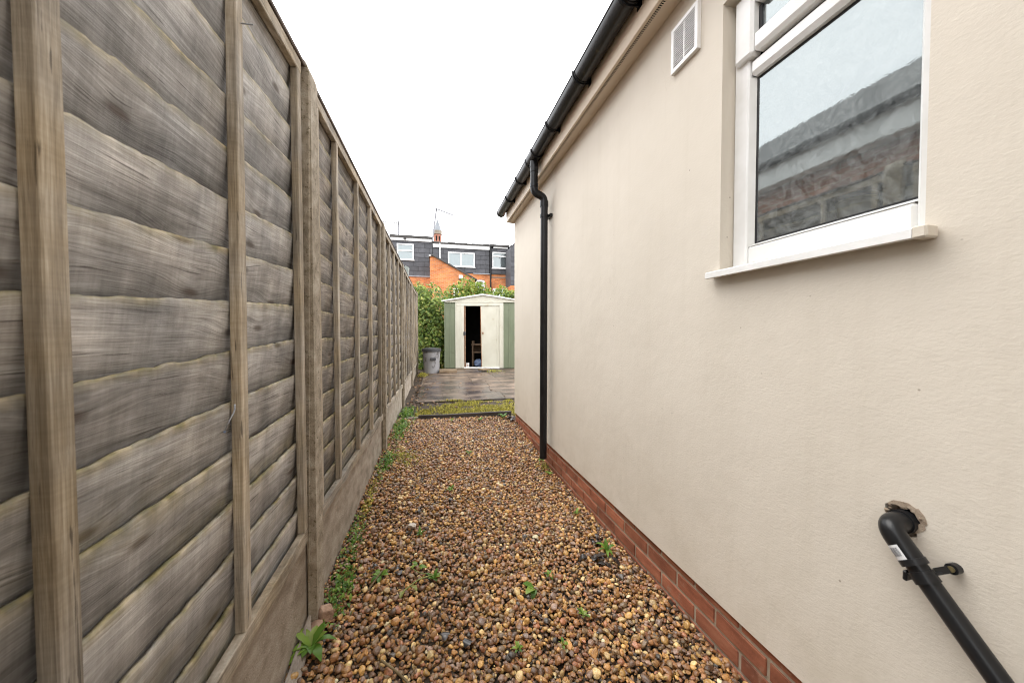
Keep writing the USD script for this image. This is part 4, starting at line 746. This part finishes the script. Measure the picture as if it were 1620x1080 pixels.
single("step_slab", warp(bx((.05, 8.78, .20), (.50, 9.16, .265), .006), .008, 12), "step_stone", "sandy concrete step slab lying left before the shed door", "slab", smooth=False)
m = warp(bx((-.12, -.1, .0), (.12, .1, .04), .006), .012, 13); m.apply_transform(trimesh.transformations.rotation_matrix(.5, (0, 0, 1))); m.apply_translation((1.20, 8.87, .235)); single("broken_slab", m, "step_stone", "small broken piece of slab below the shed's right door", "slab")
# dustbin
BN = thing("dustbin", "grey plastic dustbin with dark rim and handle beside the hedge", "bin", (-.135, 9.02, float(ground(-.135, 9.02)) - .005))
part(BN, "body", lathe([(0, 0), (.185, 0), (.192, .01), (.222, .56), (.218, .56), (.19, .02), (0, .02)], 36), "bin_grey", smooth=40)
part(BN, "rim", lathe([(.217, .555), (.24, .555), (.245, .60), (.238, .625), (.215, .625)], 36), "bin_dark", smooth=40); part(BN, "lid", lathe([(.0, .655), (.1, .652), (.232, .628), (.236, .615), (0, .615)], 36), "bin_dark", smooth=40)
a = math.radians(-80); part(BN, "handle", place(bx((.208, -.075, .335), (.245, .075, .405), .012), (0, 0, 0), a), "bin_dark"); part(BN, "handle", place(bx((.208, -.075, .335), (.245, .075, .405), .012), (0, 0, 0), a + PI), "bin_dark")

# ------------------------------------------------------------------ hedge and bushes
def foliage(shape, n, L, seed, tone_up=.25):
    """Leaf cards spread through a volume; shape(g) returns a point, its outward direction and how far out it lies (0..1)."""
    g = np.random.default_rng(seed); V, Fc, T = [], [], []
    for k in range(n):
        p, out, o = shape(g); nrm = out + g.normal(0, .75, 3) + np.array([0, 0, .35]); nrm /= np.linalg.norm(nrm)
        d = np.cross(nrm, g.normal(0, 1, 3)); d /= np.linalg.norm(d) + 1e-9; d[2] -= .35; d /= np.linalg.norm(d); s = np.cross(nrm, d); l = L * g.uniform(.55, 1.35); w = l * .62; b = len(V)
        V += [p - d * l * .5, p + s * w * .5 + nrm * w * .12, p + d * l * .5 - nrm * l * .08, p - s * w * .5 + nrm * w * .12, p - d * l * .05]
        Fc += [(b, b + 1, b + 4), (b + 1, b + 2, b + 4), (b + 2, b + 3, b + 4), (b + 3, b, b + 4)]
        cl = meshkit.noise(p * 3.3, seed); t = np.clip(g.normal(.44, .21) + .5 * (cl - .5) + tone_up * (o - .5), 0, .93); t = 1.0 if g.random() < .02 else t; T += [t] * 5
    return trimesh.Trimesh(np.array(V), np.array(Fc), process=False), np.array(T)
def blob(c, r, seed, inner=.55):
    c, r = np.array(c, float), np.array(r, float)
    def f(g):
        d = g.normal(0, 1, 3); d /= np.linalg.norm(d)
        if d[1] > .35: d[1] *= -1
        k = inner + (1 - inner) * g.random() ** .6; q = k * (.78 + .5 * meshkit.fbm(d * 2.1 + seed, 3, seed))
        p = c + d * r * q; p[2] = max(p[2], .22); return p, d, k
    return f
def mixed(*fs):
    def f(g): return fs[int(g.integers(len(fs)))](g)
    return f
def stems(c, h, n, seed, spread):
    g = np.random.default_rng(seed); ms = []
    for k in range(n):
        x, y = c[0] + g.normal(0, spread), c[1] + g.normal(0, .15); ms.append(tube([(x, y, c[2]), (x + g.normal(0, .08), y, c[2] + h * .5), (x + g.normal(0, .2), y + g.normal(0, .1), c[2] + h)], [.025, .018, .006], 6))
    return cat(ms)
def bush(name, label, shapes, n, L, mat, seed, stem, catg="hedge"):
    t = thing(name, label, catg, (0, 0, 0)); m, tn = foliage(mixed(*shapes), n, L, seed); part(t, "foliage", m, mat, prim={"tone": tn}); part(t, "stem", stems(*stem), "twig_bark", smooth=True)
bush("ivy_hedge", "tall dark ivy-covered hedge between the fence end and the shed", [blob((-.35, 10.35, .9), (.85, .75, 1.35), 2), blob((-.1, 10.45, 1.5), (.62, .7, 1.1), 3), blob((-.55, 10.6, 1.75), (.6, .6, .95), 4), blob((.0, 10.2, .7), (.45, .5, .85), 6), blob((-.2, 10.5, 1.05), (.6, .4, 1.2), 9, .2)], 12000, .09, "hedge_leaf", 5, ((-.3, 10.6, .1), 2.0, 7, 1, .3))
bush("leafy_bush", "bright yellow-green bush behind the left part of the shed roof", [blob((.95, 11.6, 2.25), (.75, .5, .75), 12), blob((1.35, 11.7, 2.2), (.6, .5, .72), 13)], 3600, .11, "bush_leaf", 15, ((1.1, 11.7, .1), 2.2, 6, 2, .3), "bush")
bush("leafy_bush", "yellow-green bush behind the right part of the shed roof", [blob((2.2, 11.6, 2.15), (.5, .5, .65), 22), blob((2.75, 11.7, 2.1), (.5, .5, .6), 23)], 2600, .11, "bush_leaf", 25, ((2.4, 11.7, .1), 2.1, 6, 3, .3), "bush")
bush("leafy_bush", "sparse low shrub rising between hedge and outrigger wall", [blob((.30, 11.4, 1.95), (.5, .4, .6), 32), blob((-.55, 11.3, 2.15), (.45, .4, .55), 33)], 2200, .095, "bush_leaf", 35, ((-.1, 11.4, .1), 2.0, 6, 4, .3), "bush")
bush("leafy_shrub", "thin shrub tip showing just above the far fence panels", [blob((-.93, 9.7, 2.45), (.17, .2, .42), 42, .3)], 240, .085, "bush_leaf", 45, ((-.93, 9.7, .1), 2.5, 2, 5, .03), "shrub")

# ------------------------------------------------------------------ terrace of houses behind
def clad(parent, x0, x1, z0, z1, y, cut=None, seed=0):
    """Hung slates, each its own piece, lapped in courses and cut round an opening."""
    g = np.random.default_rng(seed); rowh, w = .285, .66; z, r = z0, 0
    while z < z1 - .02:
        x = x0 - (w / 2 if r % 2 else 0)
        while x < x1:
            P = sbox(max(x + .006, x0), z + .004, min(x + w - .006, x1), min(z + rowh, z1))
            if cut is not None: P = P.difference(sbox(*cut))
            for q in getattr(P, "geoms", [P]):
                if not q.is_empty and q.area > .004:
                    m = prism(q, .014, "xzy", y - .024 - g.uniform(0, .004)); v = np.array(m.vertices); v[:, 1] += .055 * (v[:, 2] - z - rowh) + .012; m.vertices = v; part(parent, "slate", m, "slate_cladding")
            x += w
        z += rowh; r += 1
def far_window(parent, x0, x1, z0, z1, y, layout, inside="blind_white", fw=.075):
    W = UsdGeom.Xform.Define(stage, numbered(path_of(parent), "window")).GetPrim()
    part(W, "frame", cat([bx((x0, y - .07, z0), (x1, y + .02, z0 + fw), .008), bx((x0, y - .07, z1 - fw), (x1, y + .02, z1), .008), bx((x0, y - .069, z0 + fw), (x0 + fw, y + .02, z1 - fw), .008), bx((x1 - fw, y - .069, z0 + fw), (x1, y + .02, z1 - fw), .008)]), "white_paint")
    kind, at = layout
    if kind == "transom": part(W, "transom", bx((x0 + fw, y - .075, at - .04), (x1 - fw, y + .015, at + .04), .008), "white_paint")
    if kind == "mullion": part(W, "mullion", bx((at - .05, y - .075, z0 + fw), (at + .05, y + .015, z1 - fw), .008), "white_paint")
    cells = [(x0 + fw, x1 - fw, z0 + fw, at - .04), (x0 + fw, x1 - fw, at + .04, z1 - fw)] if kind == "transom" else [(x0 + fw, at - .05, z0 + fw, z1 - fw), (at + .05, x1 - fw, z0 + fw, z1 - fw)] if kind == "mullion" else [(x0 + fw, x1 - fw, z0 + fw, z1 - fw)]
    for a, b, c_, d_ in cells: part(W, "pane", (np.array([(a, y - .02, c_), (b, y - .02, c_), (b, y - .02, d_), (a, y - .02, d_)]), np.array([(0, 1, 2), (0, 2, 3)])), "far_glass")
    part(W, "sill", bx((x0 - .04, y - .10, z0 - .045), (x1 + .04, y + .01, z0 - .001), .008), "white_paint")
    if inside: part(W, "blind", bx((x0 + .03, y + .06, z0 + .03), (x1 - .03, y + .075, z1 - .03)), inside)
    return W
def open_wall(x0, x1, z0, z1, y, dep, cuts): return prism(Polygon(sbox(x0, z0, x1, z1)).difference(Polygon()) if not cuts else sbox(x0, z0, x1, z1).difference(__import__("shapely").union_all([sbox(*c_) for c_ in cuts])), dep, "xzy", y)
FY = 22.0
A = thing("terraced_house", "left terraced house with slate-hung dormer and a small two-light window", "house", (0, 0, 0))
part(A, "wall", bx((-4.4, FY, 0), (-.245, FY + .25, 4.72)), "far_brick"); part(A, "dormer", open_wall(-2.71, -.245, 4.76, 6.9, FY + .01, 2.5, [(-2.35, 5.71, -1.35, 6.69)]), "dark_void"); clad(A, -2.71, -.245, 4.77, 6.87, FY, (-2.36, 5.66, -1.34, 6.70), 1)
part(A, "fascia", bx((-2.71, FY - .09, 6.87), (-.25, FY + .009, 7.05), .01), "white_paint"); part(A, "roof", bx((-2.77, FY - .16, 7.051), (-.235, FY + 2.6, 7.19), .02), "flat_roof_felt"); part(A, "flashing", bx((-2.71, FY - .06, 4.70), (-.38, FY - .002, 4.765)), "lead_flashing")
part(A, "air_vent", bx((-1.95, FY - .15, 6.93), (-1.80, FY - .091, 7.04)), "flat_roof_felt"); part(A, "roof_slope", prism([(FY + .26, 4.72), (FY + 4, 7.0), (FY + 4, 6.9), (FY + .26, 4.62)], 1.6, "yzx", -4.4), "roof_slate")
far_window(A, -2.35, -1.35, 5.71, 6.69, FY, ("transom", 6.27))
B = thing("terraced_house", "middle terraced house with wide slate-hung dormer and sloping brick outrigger", "house", (0, 0, 0))
part(B, "wall", open_wall(-.244, 3.40, 0, 5.03, FY, .25, [(2.42, 2.6, 3.04, 4.66)]), "far_brick"); part(B, "dormer", open_wall(-.24, 3.38, 5.06, 6.7, FY + .01, 2.5, [(.71, 5.42, 2.40, 6.33)]), "dark_void"); clad(B, -.22, 3.34, 5.06, 6.56, FY, (.70, 5.37, 2.41, 6.34), 2)
part(B, "fascia", bx((-.21, FY - .09, 6.56), (3.36, FY + .009, 6.80), .01), "white_paint"); part(B, "roof", bx((-.23, FY - .16, 6.801), (3.42, FY + 2.6, 6.91), .02), "flat_roof_felt"); part(B, "flashing", bx((2.3, FY - .06, 5.0), (3.38, FY - .002, 5.055)), "lead_flashing")
for x in (.4, 1.15, 1.9, 2.6): part(B, "roof_edge_patch", bx((x, FY - .19, 6.86), (x + .32, FY - .161, 6.90)), "white_paint")
far_window(B, .71, 2.40, 5.42, 6.33, FY, ("mullion", 1.52))
part(B, "white_pipe", tube([(.22, FY - .12, 6.85), (.22, FY - .12, 5.6)], .04, 12), "white_paint", smooth=40); part(B, "black_downpipe", tube([(3.42, FY - .10, 6.92), (3.42, FY - .10, 1.0)], .05, 12), "black_plastic", smooth=40)
OY = 20.5
part(B, "outrigger", prism(Polygon([(-.37, 0), (2.25, 0), (2.25, 4.42), (-.23, 5.72), (-.37, 5.70)], [[(.97, 2.9), (1.30, 2.9), (1.30, 3.86), (.97, 3.86)]]), 1.49, "xzy", OY), "far_brick"); part(B, "outrigger_roof", prism([(-.42, 5.74), (-.22, 5.79), (2.36, 4.44), (2.36, 4.36), (-.22, 5.70), (-.42, 5.66)], 1.6, "xzy", OY - .1), "flat_roof_felt")
part(B, "copings", prism([(-.42, 5.701), (-.30, 5.715), (-.30, 5.66), (-.42, 5.65)], .1, "xzy", OY - .21), "white_paint")
AL = part(B, "alarm_box", bx((1.29, OY - .10, 4.44), (1.53, OY - .001, 4.64), .02), "white_paint"); part(AL, "alarm_base", bx((1.31, OY - .11, 4.37), (1.51, OY - .001, 4.438), .015), "bin_dark")
far_window(B, .97, 1.30, 2.9, 3.86, OY + .02, ("single", 0))
arch = [(2.42, 2.6), (3.04, 2.6), (3.04, 4.5)] + [(2.73 + .31 * math.cos(a), 4.5 + .14 * math.sin(a)) for a in np.linspace(0, PI, 9)[1:-1]] + [(2.42, 4.5)]
inn = [(2.50, 2.68), (2.96, 2.68), (2.96, 4.46)] + [(2.73 + .23 * math.cos(a), 4.46 + .10 * math.sin(a)) for a in np.linspace(0, PI, 9)[1:-1]] + [(2.50, 4.46)]
AW = part(B, "arched_window", prism(Polygon(arch, [inn]), .08, "xzy", FY - .03), "white_paint"); part(AW, "blind", bx((2.45, FY + .055, 2.65), (3.01, FY + .07, 4.58)), "white_paint"); part(AW, "pane", (np.array([(2.5, FY + .01, 2.68), (2.96, FY + .01, 2.68), (2.96, FY + .01, 4.46), (2.5, FY + .01, 4.46)]), np.array([(0, 1, 2), (0, 2, 3)])), "far_glass"); part(AW, "glazing_bar", bx((2.5, FY - .02, 3.6), (2.96, FY + .005, 3.66)), "white_paint")
C = thing("terraced_house", "right terraced house with narrow slate-hung dormer and curtained window", "house", (0, 0, 0))
part(C, "wall", open_wall(3.46, 4.9, 0, 5.03, FY, .25, [(3.56, 3.35, 4.56, 4.12)]), "far_brick"); part(C, "dormer", open_wall(3.46, 4.9, 5.06, 6.75, FY + .01, 2.5, [(3.53, 5.42, 4.57, 6.46)]), "dark_void"); clad(C, 3.48, 4.80, 5.10, 6.70, FY, (3.52, 5.37, 4.58, 6.47), 3)
part(C, "fascia", bx((3.60, FY - .09, 6.70), (4.56, FY + .009, 6.80), .01), "white_paint"); part(C, "roof", bx((3.44, FY - .16, 6.801), (4.9, FY + 2.6, 6.93), .02), "flat_roof_felt"); part(C, "flashing", bx((3.48, FY - .06, 5.03), (4.8, FY - .002, 5.095)), "flat_roof_felt")
far_window(C, 3.53, 4.57, 5.42, 6.46, FY, ("transom", 6.19), "curtain"); far_window(C, 3.56, 4.56, 3.35, 4.12, FY, ("single", 0), None)
part(C, "lintel", bx((3.5, FY - .02, 4.80), (4.5, FY - .001, 4.87)), "turret_stone")
D = thing("terraced_house", "slate-clad house end with sloping white verge at the far right, beside the near house", "house", (0, 0, 0))
part(D, "wall", bx((4.40, 20.3, 0), (7.5, 21.9, 4.1)), "far_brick"); part(D, "upper_wall", prism([(4.40, 4.101), (7.5, 4.101), (7.5, 9.0), (6.3, 8.6), (4.40, 6.45)], 1.58, "xzy", 20.31), "slate_cladding"); part(D, "verge", prism([(4.30, 6.40), (6.3, 8.65), (6.3, 8.78), (4.30, 6.53)], .12, "xzy", 20.18), "white_paint")
clad(D, 4.40, 5.4, 4.12, 6.4, 20.30, None, 4)
# neighbouring house left of the fence: only its mirror image shows, in the window
NBH = thing("brick_bungalow", "brick house with pale fascia and dark roof, mirrored in the window", "house", (0, 0, 0))
part(NBH, "wall", bx((-6.0, -1.0, 0), (-2.6, 4.7, 3.40)), "side_brick"); part(NBH, "fascia", bx((-2.598, -1.0, 3.30), (-2.42, 4.8, 3.62), .01), "white_paint"); part(NBH, "gutter", tube([(-2.36, -1.0, 3.60), (-2.36, 4.85, 3.60)], .055, 14), "black_plastic", smooth=40)
part(NBH, "roof", prism([(-2.45, 3.63), (-3.4, 4.50), (-6.0, 3.63)], 5.8, "xzy", -1.0), "roof_slate")
# church turret and television aerials
TU = thing("church_turret", "slim brick turret with a pointed grey spire above the roofs", "church turret", (.12, 35.5, 0))
def ngon(r, z0, z1, n=8, r2=None):
    m = trimesh.creation.cone(1, 1, sections=n) if r2 == 0 else trimesh.creation.cylinder(1, 1, sections=n)
    if r2 != 0: m.apply_translation((0, 0, .5))
    m.apply_scale((r, r, z1 - z0)); m.apply_transform(trimesh.transformations.rotation_matrix(PI / 8, (0, 0, 1))); m.apply_translation((0, 0, z0)); return m
part(TU, "shaft", ngon(.40, 0, 11.15), "turret_brick"); part(TU, "string_course", ngon(.46, 9.95, 10.1), "turret_stone"); part(TU, "cornice", ngon(.47, 11.151, 11.50), "turret_stone"); part(TU, "spire", ngon(.42, 11.501, 12.75, 8, 0), "spire_lead"); part(TU, "finial", tube([(0, 0, 12.7), (0, 0, 13.6)], .018, 8), "aerial_metal")
for a in (-PI / 2 - .28, -PI / 2 + .5): part(TU, "slit_window", place(bx((.355, -.06, 10.45), (.40, .06, 10.95)), (0, 0, 0), a), "dark_void")
def yagi(name, label, mast, tip, n, r=.012, el=.28):
    t = thing(name, label, "aerial", tuple(mast[0])); o = np.array(mast[0]); P = [np.array(p) - o for p in mast]
    part(t, "mast", tube(P, r * 1.3, 8), "aerial_metal", smooth=True); b0, b1 = P[-1], np.array(tip) - o; part(t, "boom", tube([b0 - (b1 - b0) * .08, b1], r, 8), "aerial_metal", smooth=True)
    d = (b1 - b0) / np.linalg.norm(b1 - b0); s = np.array([0, 1.0, 0]) + .6 * np.cross(d, [0, 1, 0]); s /= np.linalg.norm(s)
    part(t, "element", cat([tube([b0 + (b1 - b0) * k - s * el / 2, b0 + (b1 - b0) * k + s * el / 2], r * .5, 6) for k in np.linspace(.0, 1, n)]), "aerial_metal", smooth=True)
    part(t, "reflector", cat([tube([b0 + np.array([-.02, -.2, q]), b0 + np.array([-.02, .2, q])], r * .6, 6) for q in (-.12, -.04, .05, .13)]), "aerial_metal", smooth=True)
yagi("tv_aerial", "television aerial pointing down to the right beside the turret", [(-.24, 21.9, 6.9), (0.02, 21.9, 8.93)], (1.02, 21.9, 8.62), 13, .036, .5)
yagi("tv_aerial", "television aerial pointing left on the left dormer roof", [(-2.26, 22.2, 7.18), (-2.26, 22.2, 8.03)], (-3.25, 22.2, 7.98), 9, .032, .45)
